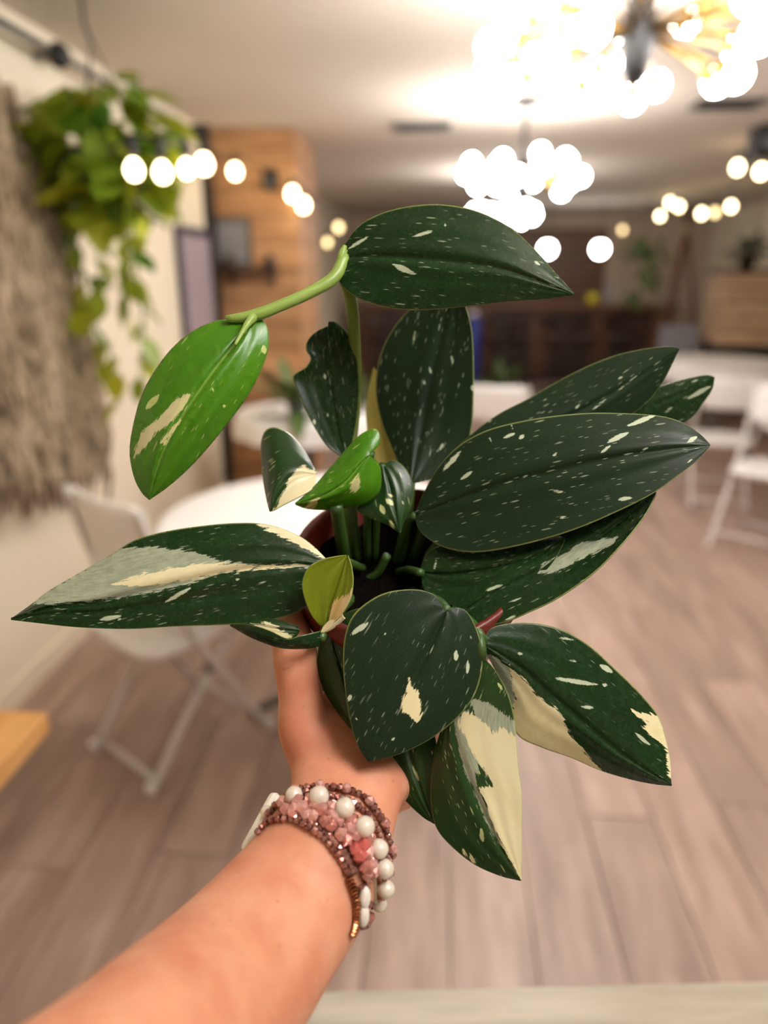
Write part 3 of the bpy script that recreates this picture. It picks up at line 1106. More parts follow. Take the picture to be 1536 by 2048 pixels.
# ------------------------------------------------------------------ near furniture
# pine table corner lower left
TZ = 0.75
pc = at_z(96, 1424, TZ)
TX1, TY1 = pc.x, pc.y
TX0, TY0 = XL + 0.03, 0.25
t = thing('pine_table', 'warm pine plank table, its corner showing at the lower left', 'table', ((TX0 + TX1) / 2, (TY0 + TY1) / 2, 0))
tw, td = TX1 - TX0, TY1 - TY0
npk = 5
for i in range(npk):
    box('plank', (-tw / 2 + (i + 0.5) * tw / npk, 0, TZ - 0.022), (tw / npk - 0.003, td, 0.044), 'pine', t, 0.004)
for sx in (-1, 1):
    for sy in (-1, 1):
        box('leg', (sx * (tw / 2 - 0.3), sy * (td / 2 - 0.2), (TZ - 0.044) / 2), (0.06, 0.06, TZ - 0.044), 'pine', t, 0.004)
    box('apron', (sx * (tw / 2 - 0.3), 0, TZ - 0.075), (0.03, td - 0.46, 0.06), 'pine', t)
# limed counter in front of the photographer
CZ = 0.9
ce = at_z(1000, 1967, CZ)
c2_ = at_z(1536, 1955, CZ)
ca_ = math.atan2(c2_.y - ce.y, c2_.x - ce.x)
t = thing('limed_counter', 'pale limed wooden counter along the bottom edge', 'counter', (ce.x + 0.5 * math.cos(ca_) + 0.3 * math.sin(ca_), ce.y + 0.5 * math.sin(ca_) - 0.3 * math.cos(ca_), 0), ca_)
for i in range(3):
    box('plank', (0, 0.2 - 0.2 * i, CZ - 0.02), (1.7, 0.194, 0.04), 'limed', t, 0.003)
for sx in (-1, 1):
    box('side_panel', (sx * 0.80, 0, (CZ - 0.04) / 2), (0.03, 0.54, CZ - 0.04), 'limed', t)
box('front_panel', (0, 0.26, (CZ - 0.04) / 2), (1.57, 0.02, CZ - 0.04), 'limed', t)


# ================================================================== the held plant
def seg_sd(px, a, b, wd):
    a = np.array(a, float)
    b = np.array(b, float)
    ab = b - a
    t = np.clip(((px - a) @ ab) / (ab @ ab), 0, 1)
    d = np.linalg.norm(px - (a + t[:, None] * ab), axis=1)
    return wd * (1 - 0.75 * np.abs(2 * t - 1) ** 2) - d


def poly_sd(px, poly):
    pl_ = np.array(poly, float)
    n = len(pl_)
    dmin = np.full(len(px), 1e9)
    ins = np.zeros(len(px), bool)
    for i in range(n):
        a, b = pl_[i], pl_[(i + 1) % n]
        ab = b - a
        t = np.clip(((px - a) @ ab) / (ab @ ab + 1e-9), 0, 1)
        dmin = np.minimum(dmin, np.linalg.norm(px - (a + t[:, None] * ab), axis=1))
        c = ((a[1] > px[:, 1]) != (b[1] > px[:, 1]))
        xi = (b[0] - a[0]) * (px[:, 1] - a[1]) / (b[1] - a[1] + 1e-12) + a[0]
        ins ^= (c & (px[:, 0] < xi))
    return np.where(ins, dmin, -dmin)


RIMC = P(815, 1112, 0.42)
AX = (CR @ Vector((0.0, 0.79, 0.613))).normalized()       # pot axis, tipped towards the lens
RIMR, BASER, POTH = 0.0695, 0.050, 0.105
BASEC = RIMC - AX * POTH
plant = thing('potted_monstera', 'variegated dark-leaved plant in a reddish pot held up in the hand', 'plant', BASEC)
PB = BASEC.copy()


def leaf(mid, A, B, d, e, mat, cream=(), grey=(), streaks=(), sp=4.0, wave=0.0004, groove=0.0012):
    mid_l = np.linalg.norm(np.diff(np.array(mid, float), axis=0), axis=1).sum()
    nt = int(min(170, max(24, mid_l / sp)))
    m = catmull(mid, nt)
    a = catmull(A, nt)
    b = catmull(B, nt)
    wa = np.linalg.norm(a - m, axis=1).max()
    wb = np.linalg.norm(b - m, axis=1).max()
    na = int(min(50, max(6, wa / sp)))
    nb_ = int(min(50, max(6, wb / sp)))
    S = np.r_[np.linspace(-1, 0, na + 1), np.linspace(0, 1, nb_ + 1)[1:]]
    tt = np.linspace(0, 1, nt)
    d0, d1, d2 = d
    dm = d0 * (1 - tt) * (1 - 2 * tt) + d1 * 4 * tt * (1 - tt) + d2 * tt * (2 * tt - 1)
    env = np.sin(np.pi * np.clip(tt, 0.0, 1)) ** 0.6
    px, dd, uv, sd_ = [], [], [], []
    along = np.r_[0, np.cumsum(np.linalg.norm(np.diff(m, axis=0), axis=1))] / F * d1
    for s in S:
        edge_ = a if s < 0 else b
        k_ = abs(s)
        p = m + (edge_ - m) * k_
        off = (e[0] if s < 0 else e[1]) * env * k_ ** 1.5
        off = off + groove * np.exp(-(k_ / 0.07) ** 2) * env + wave * np.cos(k_ * 2 * np.pi * 2.5) * env * (1 - k_)
        px.append(p)
        dd.append(dm + off)
        half = np.linalg.norm(edge_ - m, axis=1) / F * d1
        uv.append(np.stack([s * half, along, 0 * along], 1))
        sd_.append(np.full(nt, s))
    px = np.concatenate(px)
    dd = np.concatenate(dd)
    uv = np.concatenate(uv)
    sd_ = np.concatenate(sd_)
    cv = np.stack([(px[:, 0] - 768) / F * dd, -(px[:, 1] - 1024) / F * dd, -dd, np.ones_like(dd)], 1)
    wv = (cv @ CMN.T)[:, :3] - np.array(PB)
    ns_ = len(S)
    I = np.arange(ns_ * nt).reshape(ns_, nt)
    q_ = np.stack([I[:-1, :-1], I[:-1, 1:], I[1:, 1:], I[1:, :-1]], -1).reshape(-1, 4)
    # faces look at the lens
    v0, v1, v3 = wv[q_[len(q_) // 2, 0]], wv[q_[len(q_) // 2, 1]], wv[q_[len(q_) // 2, 3]]
    nrm = np.cross(v1 - v0, v3 - v0)
    if nrm @ (np.array(CM.translation) - np.array(PB) - v0) < 0:
        q_ = q_[:, ::-1]
    me = bpy.data.meshes.new('leaf')
    me.from_pydata(wv.tolist(), [], q_.tolist())
    me.polygons.foreach_set('use_smooth', [True] * len(me.polygons))

    def attr(nm, arr, typ='FLOAT'):
        at = me.attributes.new(nm, typ, 'POINT')
        at.data.foreach_set('value' if typ == 'FLOAT' else 'vector', np.asarray(arr, np.float32).ravel())
    cs = np.full(len(px), -60.0)
    for pl_ in cream:
        cs = np.maximum(cs, poly_sd(px, pl_))
    ss = np.full(len(px), -60.0)
    for s_ in streaks:
        ss = np.maximum(ss, seg_sd(px, s_[0], s_[1], s_[2]))
    gs = np.full(len(px), -60.0)
    for pl_ in grey:
        gs = np.maximum(gs, poly_sd(px, pl_))
    attr('cream', cs)
    attr('grey', gs)
    attr('streak', ss)
    attr('side', sd_)
    attr('luv', uv, 'FLOAT_VECTOR')
    o = link('leaf', me, mat, plant)
    so = o.modifiers.new('thickness', 'SOLIDIFY')
    so.thickness = 0.0007
    so.offset = -1
    return o


# 1 top leaf
leaf([(676, 522), (720, 512), (800, 514), (900, 522), (1000, 537), (1080, 563), (1148, 588)],
     [(676, 516), (690, 488), (720, 450), (770, 424), (830, 411), (885, 409), (940, 418), (985, 435), (1030, 462), (1075, 505), (1115, 550), (1148, 586)],
     [(674, 530), (676, 555), (690, 578), (720, 598), (765, 613), (820, 620), (880, 618), (950, 611), (1020, 603), (1090, 598), (1148, 590)],
     (0.392, 0.374, 0.366), (0.008, 0.004), 'leaf_deep',
     streaks=[((785, 528), (832, 549), 6), ((693, 500), (738, 472), 3.5), ((825, 473), (866, 462), 4), ((886, 440), (894, 458), 2), ((1068, 522), (1080, 530), 3)])
# 2 bright left leaf
leaf([(503, 642), (470, 688), (425, 745), (385, 802), (345, 865), (318, 925), (299, 998)],
     [(500, 641), (465, 639), (430, 642), (385, 662), (345, 695), (310, 740), (283, 790), (266, 850), (259, 905), (268, 955), (283, 985), (298, 1000)],
     [(506, 639), (522, 638), (535, 655), (538, 690), (525, 735), (500, 785), (465, 835), (425, 885), (380, 935), (335, 975), (299, 1000)],
     (0.378, 0.362, 0.372), (0.012, 0.014), 'leaf_fresh',
     cream=[[(384, 785), (372, 788), (345, 805), (318, 835), (290, 858), (275, 885), (268, 915), (285, 900), (310, 868), (345, 842), (370, 815)],
            [(360, 840), (348, 848), (322, 885), (330, 890), (345, 868)]],
     streaks=[((292, 818), (318, 790), 7), ((526, 690), (530, 708), 6), ((492, 640), (492, 670), 2), ((447, 808), (449, 816), 3), ((425, 775), (427, 785), 3)], wave=0.0006)
# 3 notched leaf
leaf([(690, 916), (674, 850), (662, 780), (655, 710), (655, 665)],
     [(688, 916), (655, 892), (630, 855), (605, 805), (587, 762), (590, 748), (612, 735), (622, 716), (613, 700), (615, 682), (632, 664), (655, 652)],
     [(692, 914), (703, 888), (713, 840), (718, 780), (716, 730), (708, 692), (690, 660), (672, 644), (658, 643)],
     (0.432, 0.428, 0.424), (-0.006, 0.006), 'leaf_deep',
     streaks=[((649, 745), (651, 760), 3), ((627, 838), (629, 850), 4), ((655, 826), (656, 834), 3), ((602, 795), (604, 803), 2)])
# 4 upright back leaf
leaf([(822, 968), (838, 880), (855, 790), (872, 715), (888, 650), (900, 585), (905, 550)],
     [(812, 968), (790, 910), (765, 850), (752, 790), (755, 735), (768, 690), (795, 645), (828, 610), (865, 575), (903, 548)],
     [(832, 966), (880, 950), (925, 910), (943, 860), (947, 790), (947, 720), (943, 660), (932, 615), (920, 580), (907, 550)],
     (0.445, 0.455, 0.435), (0.010, -0.006), 'leaf_dark',
     streaks=[((827, 685), (831, 658), 2.2), ((848, 760), (849, 770), 3), ((903, 712), (906, 728), 3), ((859, 735), (863, 748), 2.5), ((873, 905), (890, 885), 3), ((852, 868), (858, 862), 3), ((945, 770), (946, 782), 5)])
# 5 narrow cream leaf behind
leaf([(785, 965), (772, 880), (762, 800), (748, 735)], [(768, 965), (742, 900), (732, 820), (746, 736)], [(800, 965), (800, 890), (785, 800), (749, 735)],
     (0.458, 0.475, 0.475), (0.004, 0.004), 'leaf_cream')
# 6 large right leaf
leaf([(833, 1029), (900, 1005), (1000, 970), (1100, 945), (1200, 921), (1310, 902), (1420, 890)],
     [(832, 1020), (850, 980), (880, 930), (920, 890), (970, 862), (1030, 845), (1100, 833), (1180, 826), (1260, 827), (1320, 832), (1365, 845), (1400, 868), (1420, 888)],
     [(830, 1035), (840, 1062), (870, 1086), (910, 1101), (960, 1104), (1020, 1095), (1090, 1078), (1160, 1055), (1230, 1025), (1300, 990), (1350, 955), (1395, 920), (1420, 892)],
     (0.415, 0.386, 0.375), (0.014, -0.007), 'leaf_dark',
     streaks=[((885, 943), (922, 902), 5), ((920, 960), (945, 942), 4), ((1008, 876), (1030, 866), 4), ((1037, 878), (1050, 870), 4), ((1215, 885), (1258, 864), 5.5), ((1255, 852), (1312, 830), 5), ((1200, 907), (1222, 890), 3),
              ((1235, 1000), (1265, 995), 4.5), ((1102, 982), (1132, 984), 3), ((1112, 1035), (1140, 1034), 2.5), ((1040, 958), (1060, 948), 2), ((1105, 912), (1115, 905), 3), ((1025, 858), (1022, 848), 2), ((1285, 900), (1298, 894), 2.5), ((1375, 885), (1395, 872), 5), ((985, 885), (975, 872), 2.5), ((1375, 925), (1385, 918), 2.5)])
# 7 leaf behind, upper right
leaf([(862, 985), (960, 915), (1080, 860), (1180, 812), (1260, 765), (1358, 699)],
     [(858, 985), (890, 920), (935, 875), (990, 832), (1060, 795), (1120, 760), (1180, 730), (1240, 708), (1300, 696), (1340, 693), (1358, 697)],
     [(866, 990), (960, 960), (1060, 930), (1150, 890), (1230, 850), (1290, 808), (1325, 765), (1358, 701)],
     (0.432, 0.430, 0.418), (0.012, 0.004), 'leaf_dark',
     streaks=[((1185, 820), (1220, 792), 2), ((1225, 790), (1282, 745), 1.8), ((1150, 818), (1160, 808), 2), ((1235, 760), (1245, 752), 2), ((975, 845), (985, 838), 2.5), ((1080, 805), (1100, 792), 1.6)])
# 8 narrow leaf farthest right
leaf([(1000, 930), (1120, 885), (1240, 835), (1340, 795), (1429, 756)],
     [(1000, 925), (1110, 860), (1220, 812), (1300, 778), (1360, 760), (1410, 750), (1429, 754)],
     [(1000, 935), (1130, 920), (1260, 890), (1330, 858), (1378, 840), (1405, 808), (1424, 780), (1429, 758)],
     (0.45, 0.452, 0.438), (0.008, 0.003), 'leaf_deep',
     streaks=[((1375, 798), (1422, 772), 5), ((1330, 825), (1345, 815), 2.5), ((1378, 765), (1398, 758), 2)])
# 9 leaf below the large one
leaf([(905, 1235), (1000, 1180), (1120, 1120), (1220, 1060), (1312, 984)],
     [(900, 1220), (965, 1130), (1080, 1050), (1200, 995), (1310, 980)],
     [(925, 1252), (1000, 1246), (1060, 1223), (1120, 1193), (1190, 1143), (1245, 1086), (1287, 1033), (1313, 985)],
     (0.392, 0.386, 0.388), (0.018, -0.014), 'leaf_deep',
     cream=[], grey=[[(1075, 1148), (1085, 1128), (1130, 1105), (1165, 1085), (1235, 1073), (1225, 1090), (1160, 1120), (1110, 1145)]],
     streaks=[((970, 1182), (1005, 1170), 4), ((1015, 1205), (1045, 1196), 2), ((1010, 1240), (1035, 1228), 2.5)])
# 10 shaded leaf over the soil
leaf([(842, 1145), (900, 1150), (980, 1140), (1060, 1118), (1130, 1075)],
     [(840, 1140), (855, 1105), (900, 1085), (970, 1075), (1060, 1070), (1130, 1073)],
     [(842, 1150), (850, 1180), (880, 1203), (940, 1213), (1000, 1202), (1060, 1172), (1105, 1125), (1131, 1077)],
     (0.408, 0.394, 0.388), (0.012, -0.004), 'leaf_deep',
     streaks=[((970, 1183), (1005, 1170), 4), ((868, 1140), (873, 1120), 2.5)])
# 11 long left leaf
leaf([(655, 1131), (560, 1134), (480, 1141), (400, 1158), (300, 1182), (200, 1205), (100, 1215), (22, 1238)],
     [(657, 1122), (620, 1086), (580, 1063), (530, 1048), (470, 1046), (400, 1052), (330, 1063), (270, 1080), (220, 1110), (160, 1145), (100, 1180), (60, 1210), (22, 1237)],
     [(650, 1165), (615, 1210), (580, 1230), (520, 1244), (440, 1250), (350, 1253), (260, 1258), (160, 1255), (90, 1248), (22, 1240)],
     (0.388, 0.376, 0.372), (0.014, -0.002), 'leaf_deep',
     grey=[[(58, 1206), (100, 1180), (160, 1145), (235, 1098), (310, 1094), (362, 1100), (412, 1110), (440, 1122), (520, 1130), (660, 1128), (660, 1136), (545, 1137), (450, 1146), (350, 1175), (250, 1195), (150, 1205), (95, 1208)]],
     cream=[[(505, 1044), (560, 1050), (600, 1070), (660, 1118), (645, 1118), (600, 1090), (560, 1072), (530, 1058)],
            [(640, 1129), (520, 1131), (430, 1126), (380, 1130), (280, 1150), (220, 1170), (300, 1172), (370, 1162), (450, 1144), (560, 1135)]],
     streaks=[((330, 1205), (382, 1175), 4.5), ((198, 1240), (242, 1232), 5), ((470, 1160), (480, 1156), 2.5), ((510, 1170), (540, 1160), 2), ((235, 1240), (243, 1236), 3)], wave=0.0009)
# 12 small yellow leaf
leaf([(650, 1256), (660, 1210), (676, 1160), (694, 1113)],
     [(640, 1252), (622, 1228), (609, 1195), (605, 1165), (618, 1135), (650, 1118), (693, 1110)],
     [(655, 1258), (682, 1230), (700, 1200), (706, 1165), (703, 1135), (695, 1110)],
     (0.378, 0.374, 0.376), (-0.006, -0.004), 'leaf_yellow',
     cream=[[(705, 1180), (700, 1185), (680, 1195), (668, 1202), (658, 1220), (655, 1262), (690, 1240), (712, 1200)]], sp=3)
leaf([(686, 1232), (668, 1245), (655, 1258), (642, 1266)], [(684, 1226), (662, 1238), (648, 1250), (641, 1264)], [(690, 1238), (676, 1252), (660, 1262), (643, 1268)],
     (0.374, 0.374, 0.374), (0.002, 0.002), 'leaf_yellow', cream=[[(630, 1210), (700, 1210), (700, 1280), (630, 1280)]], sp=3)
# 14 folded leaf beneath the round one
leaf([(668, 1245), (668, 1290), (690, 1360), (705, 1420), (722, 1482)],
     [(660, 1250), (640, 1285), (634, 1325), (643, 1370), (664, 1410), (692, 1447), (722, 1480)],
     [(674, 1240), (700, 1222), (735, 1218), (770, 1250), (770, 1340), (755, 1430), (724, 1482)],
     (0.385, 0.381, 0.377), (0.008, 0.0), 'leaf_mid', streaks=[((695, 1270), (708, 1250), 3)])
# 13 round central leaf
leaf([(893, 1222), (865, 1280), (835, 1340), (800, 1405), (765, 1465), (737, 1522)],
     [(890, 1216), (872, 1192), (845, 1181), (810, 1179), (770, 1186), (735, 1204), (705, 1232), (690, 1270), (686, 1320), (690, 1380), (700, 1440), (715, 1490), (735, 1523)],
     [(897, 1218), (915, 1215), (935, 1225), (953, 1258), (964, 1300), (963, 1345), (948, 1392), (920, 1430), (880, 1465), (840, 1490), (790, 1511), (739, 1524)],
     (0.368, 0.357, 0.352), (0.006, 0.008), 'leaf_dark',
     cream=[[(818, 1356), (822, 1372), (835, 1382), (843, 1410), (842, 1440), (836, 1446), (818, 1432), (805, 1420), (803, 1400), (812, 1385)]],
     streaks=[((700, 1270), (738, 1245), 6), ((697, 1402), (702, 1390), 5), ((912, 1300), (912, 1322), 5), ((936, 1320), (935, 1350), 4), ((785, 1476), (788, 1480), 5), ((768, 1270), (772, 1267), 3.5), ((910, 1195), (905, 1180), 2), ((940, 1270), (944, 1280), 2), ((715, 1440), (711, 1436), 3)])
# 15 cream sided leaf pointing down
leaf([(962, 1318), (925, 1385), (905, 1455), (925, 1530), (955, 1600), (995, 1685), (1042, 1761)],
     [(958, 1320), (915, 1385), (885, 1450), (869, 1505), (862, 1560), (863, 1620), (875, 1660), (905, 1695), (950, 1730), (1000, 1752), (1041, 1762)],
     [(966, 1314), (990, 1340), (1015, 1385), (1028, 1430), (1033, 1480), (1038, 1540), (1044, 1590), (1044, 1680), (1043, 1762)],
     (0.370, 0.370, 0.364), (0.008, 0.0), 'leaf_mid',
     grey=[[(935, 1395), (975, 1405), (1033, 1445), (1040, 1480), (1000, 1470), (985, 1462), (960, 1450)], [(905, 1440), (935, 1420), (975, 1450), (950, 1560), (1010, 1700), (985, 1670), (955, 1600), (925, 1530)]],
     cream=[[(922, 1425), (945, 1428), (975, 1450), (990, 1470), (1005, 1455), (1036, 1478), (1050, 1590), (1050, 1765), (1038, 1755), (1010, 1700), (985, 1650), (970, 1600), (955, 1575), (990, 1572), (970, 1545), (950, 1515), (938, 1490), (928, 1470), (915, 1450)],
            [(925, 1700), (950, 1720), (960, 1735), (940, 1722)]],
     streaks=[((962, 1655), (966, 1685), 5), ((955, 1540), (960, 1550), 2.5), ((995, 1365), (1005, 1380), 3)])
# 16 green leaf behind it
leaf([(815, 1465), (822, 1520), (845, 1590), (869, 1647)],
     [(760, 1490), (758, 1530), (782, 1568), (812, 1603), (845, 1634), (868, 1648)],
     [(868, 1460), (877, 1510), (879, 1560), (877, 1610), (871, 1648)],
     (0.392, 0.384, 0.378), (0.004, -0.003), 'leaf_mid',
     streaks=[((822, 1525), (838, 1562), 3), ((862, 1500), (866, 1510), 2)])
# 17 lower right leaf with cream half
leaf([(967, 1288), (1040, 1335), (1100, 1390), (1165, 1445), (1230, 1500), (1290, 1540), (1343, 1570)],
     [(966, 1280), (985, 1255), (1030, 1246), (1080, 1248), (1130, 1262), (1180, 1292), (1222, 1330), (1262, 1368), (1292, 1400), (1315, 1430), (1330, 1470), (1340, 1520), (1343, 1568)],
     [(966, 1300), (985, 1330), (1003, 1370), (1020, 1420), (1035, 1470), (1080, 1494), (1140, 1515), (1200, 1541), (1260, 1559), (1310, 1569), (1343, 1572)],
     (0.374, 0.376, 0.374), (0.008, 0.010), 'leaf_deep',
     grey=[[(960, 1300), (1000, 1318), (1022, 1340), (1035, 1415), (1015, 1420), (1000, 1370), (975, 1330)]],
     cream=[[(1018, 1332), (1050, 1362), (1072, 1390), (1092, 1405), (1112, 1415), (1128, 1440), (1140, 1470), (1170, 1505), (1200, 1535), (1204, 1546), (1140, 1522), (1080, 1500), (1030, 1475), (1022, 1430), (1030, 1400)],
            [(1265, 1420), (1290, 1425), (1318, 1432), (1350, 1470), (1352, 1572), (1338, 1552), (1332, 1530), (1336, 1505), (1318, 1485), (1300, 1470), (1282, 1452), (1296, 1448), (1278, 1435)]],
     streaks=[((1108, 1356), (1196, 1370), 5), ((1200, 1330), (1225, 1345), 6), ((1160, 1413), (1190, 1416), 3.5), ((1205, 1368), (1215, 1372), 4), ((1270, 1466), (1300, 1490), 4), ((1115, 1275), (1150, 1280), 2.5), ((1035, 1306), (1045, 1308), 3.5), ((1135, 1320), (1155, 1324), 2.5)])
# 18 upturned leaf with glossy tip
leaf([(632, 948), (600, 950), (572, 965), (552, 990), (541, 1021)],
     [(634, 945), (612, 905), (585, 872), (560, 857), (540, 855), (526, 868), (521, 900), (526, 960), (534, 1005), (539, 1023)],
     [(634, 952), (628, 975), (602, 992), (570, 1008), (543, 1023)],
     (0.412, 0.404, 0.400), (0.022, -0.004), 'leaf_mid',
     cream=[[(640, 950), (625, 938), (608, 932), (592, 940), (580, 955), (572, 975), (565, 990), (545, 1025), (600, 1005), (640, 975)]], sp=3)
# 19 bright folded leaf seen from its underside
leaf([(742, 905), (720, 930), (690, 965), (650, 990), (592, 1008)],
     [(744, 900), (758, 890), (760, 868), (748, 857), (722, 868), (695, 895), (660, 935), (625, 975), (590, 1006)],
     [(740, 912), (758, 928), (763, 955), (758, 985), (735, 1005), (700, 1015), (655, 1020), (615, 1018), (591, 1010)],
     (0.400, 0.396, 0.402), (0.010, 0.014), 'leaf_fresh',
     cream=[[(716, 948), (722, 965), (712, 982), (700, 985), (702, 968)], [(642, 990), (634, 1008), (620, 1020), (605, 1018), (625, 1002)]], sp=3)
# 20 small dark leaf
leaf([(765, 928), (780, 975), (790, 1020), (800, 1064)],
     [(760, 930), (742, 965), (735, 995), (712, 1018), (745, 1038), (775, 1050), (799, 1066)],
     [(770, 926), (790, 921), (812, 938), (826, 970), (822, 1010), (810, 1040), (801, 1066)],
     (0.418, 0.412, 0.410), (0.004, 0.004), 'leaf_mid',
     streaks=[((772, 998), (786, 1010), 6), ((762, 1010), (768, 1028), 6), ((780, 1040), (788, 1060), 4), ((776, 988), (788, 994), 3), ((816, 965), (820, 970), 2), ((805, 1002), (807, 1008), 3)], sp=3)
# 21 curled leaf under the long one
leaf([(642, 1280), (590, 1284), (530, 1272), (460, 1250)],
     [(642, 1262), (600, 1272), (575, 1278), (540, 1262), (500, 1250), (460, 1248)],
     [(640, 1292), (610, 1298), (560, 1296), (505, 1277), (460, 1252)],
     (0.372, 0.364, 0.378), (0.000, 0.004), 'leaf_deep', sp=3)
leaf([(600, 1262), (560, 1258), (520, 1250), (480, 1244)],
     [(596, 1252), (560, 1240), (520, 1236), (480, 1240)],
     [(590, 1278), (555, 1276), (520, 1264), (480, 1248)],
     (0.378, 0.376, 0.380), (0.004, -0.002), 'leaf_mid',
     cream=[[(500, 1246), (540, 1246), (585, 1272), (560, 1280), (520, 1262)]], sp=3)

# stems
def stem(pxs, rad, mat='stem_green', n=24, seg=10):
    pts = [P(*p) - PB for p in pxs]
    return tube('stem', pts, rad, mat, plant, seg, n)


stem([(690, 512, 0.392), (668, 555, 0.388), (620, 585, 0.384), (560, 612, 0.380), (505, 632, 0.377), (452, 638, 0.375)], [0.0032, 0.0036, 0.0033, 0.0032, 0.0033, 0.0018])
stem([(505, 634, 0.376), (490, 655, 0.370), (470, 690, 0.362)], [0.003, 0.0016, 0.0008], 'stem_green', 12, 8)
stem([(690, 500, 0.392), (684, 540, 0.394), (702, 600, 0.410), (709, 680, 0.430), (712, 780, 0.442), (700, 900, 0.446), (690, 1000, 0.446), (700, 1120, 0.452)], [0.0022, 0.0034, 0.0036, 0.0036, 0.0036, 0.004, 0.0045, 0.005], 'vine_green')
stem([(690, 492, 0.391), (684, 508, 0.39), (676, 530, 0.39)], [0.0012, 0.0022, 0.0015], 'stem_green', 10, 8)
soil_d = 0.445
for pxs, r in (
        ([(672, 1010, 0.405), (680, 1060, 0.42), (690, 1120, 0.44)], 0.004),
        ([(690, 914, 0.431), (700, 980, 0.434), (715, 1120, 0.446)], 0.003),
        ([(822, 966, 0.444), (815, 1040, 0.446), (800, 1130, 0.45)], 0.003),
        ([(832, 1030, 0.416), (812, 1050, 0.425), (790, 1130, 0.448)], 0.0025),
        ([(862, 985, 0.432), (845, 1060, 0.44), (825, 1120, 0.45)], 0.003),
        ([(1000, 930, 0.45), (930, 1020, 0.452), (850, 1120, 0.452)], 0.003),
        ([(905, 1236, 0.398), (870, 1200, 0.41), (830, 1150, 0.448)], 0.003),
        ([(842, 1146, 0.405), (815, 1140, 0.425), (780, 1150, 0.448)], 0.0025),
        ([(655, 1131, 0.388), (690, 1125, 0.41), (730, 1140, 0.446)], 0.003),
        ([(775, 1110, 0.425), (750, 1150, 0.432), (705, 1165, 0.44)], 0.0026),
        ([(665, 1250, 0.386), (690, 1210, 0.41), (740, 1170, 0.446)], 0.003),
        ([(893, 1221, 0.368), (870, 1200, 0.395), (800, 1175, 0.445)], 0.003),
        ([(962, 1318, 0.370), (955, 1270, 0.375), (900, 1210, 0.435)], 0.003),
        ([(967, 1288, 0.374), (945, 1250, 0.38), (880, 1190, 0.44)], 0.003),
        ([(742, 905, 0.401), (735, 960, 0.42), (735, 1120, 0.446)], 0.0024),
        ([(765, 928, 0.418), (757, 990, 0.43), (750, 1120, 0.447)], 0.0022),
        ([(815, 1465, 0.392), (835, 1380, 0.393), (850, 1240, 0.42), (830, 1190, 0.44)], 0.003),
        ([(642, 1278, 0.372), (660, 1240, 0.395), (720, 1180, 0.446)], 0.0025)):
    stem(pxs, [r] * len(pxs), 'petiole_green', 14, 8)

# pot (open shell) and soil
rot_pot = AX.to_track_quat('Z', 'Y')
prof = [(BASER - 0.004, 0.0), (BASER, 0.003), (BASER + 0.013, 0.07), (RIMR - 0.003, 0.084), (RIMR, 0.086), (RIMR, POTH), (RIMR - 0.003, POTH + 0.001), (RIMR - 0.004, POTH - 0.004), (RIMR - 0.008, 0.078), (0.03, 0.077)]
pt = link('pot', lathe_me('pot', prof, 48), 'terracotta', plant)
pt.rotation_mode = 'QUATERNION'
pt.rotation_quaternion = rot_pot
V, Fs = [], []
rs = random.Random(2)
nr, nsg = 14, 36
for i in range(nr + 1):
    for j in range(nsg):
        r = (RIMR - 0.0072) * i / nr
        a = 2 * math.pi * j / nsg
        V.append((r * math.cos(a), r * math.sin(a), 0.086 + rs.uniform(-.0025, .0025)))
for i in range(nr):
    for j in range(nsg):
        Fs.append((i * nsg + j, (i + 1) * nsg + j, (i + 1) * nsg + (j + 1) % nsg, i * nsg + (j + 1) % nsg))
so = link('soil', mesh('soil', V, Fs, True), 'soil', plant)
so.rotation_mode = 'QUATERNION'
so.rotation_quaternion = rot_pot

# ================================================================== arm and hand: one continuous body
ARMB = P(465, 1955, 0.300)


def loft(rings, seg=28):
    """rings: (point, half width across the view, half thickness)"""
    V, Fs = [], []
    n = len(rings)
    for i, (p, w_, h_) in enumerate(rings):
        a = rings[max(0, i - 1)][0]
        b = rings[min(n - 1, i + 1)][0]
        T_ = (b - a).normalized()
        view = (p - CM.translation).normalized()
        W_ = T_.cross(view)
        W_.normalize()
        N_ = T_.cross(W_).normalized()
        for j in range(seg):
            an = 2 * math.pi * j / seg
            V.append(p + W_ * (math.cos(an) * w_) + N_ * (math.sin(an) * h_))
    for i in range(n - 1):
        for j in range(seg):
            Fs.append((i * seg + j, i * seg + (j + 1) % seg, (i + 1) * seg + (j + 1) % seg, (i + 1) * seg + j))
    Fs.append(tuple(range(seg))[::-1])
    Fs.append(tuple((n - 1) * seg + j for j in range(seg)))
    return V, Fs


def smooth_rings(r, n):
    q_ = catmull([tuple(p) + (w_, h_) for p, w_, h_ in r], n)
    return [(Vector(x[:3]), x[3], x[4]) for x in q_]


e0 = P(340, 2090, 0.262)
e1 = P(215, 2215, 0.232)
dirn = (e1 - e0).normalized()
arm_r = [
    (e1 + dirn * 0.22, 0.046, 0.044), (e1 + dirn * 0.14, 0.044, 0.042), (e1 + dirn * 0.06, 0.040, 0.038),
    (e1, 0.0372, 0.0355), (e0, 0.0372, 0.034), (P(462, 1958, 0.300), 0.0366, 0.0315), (P(548, 1850, 0.326), 0.0350, 0.029),
    (P(606, 1775, 0.342), 0.0340, 0.0265), (P(655, 1690, 0.352), 0.0318, 0.024), (P(688, 1605, 0.366), 0.0290, 0.021),
    (P(704, 1535, 0.388), 0.0350, 0.0185), (P(738, 1500, 0.425), 0.040, 0.0165), (P(775, 1485, 0.462), 0.042, 0.0145),
]
b_ = (CR @ Vector((0.0, 0.613, -0.79))).normalized()      # pot's far direction under the base
x_ = CR @ Vector((1, 0, 0))
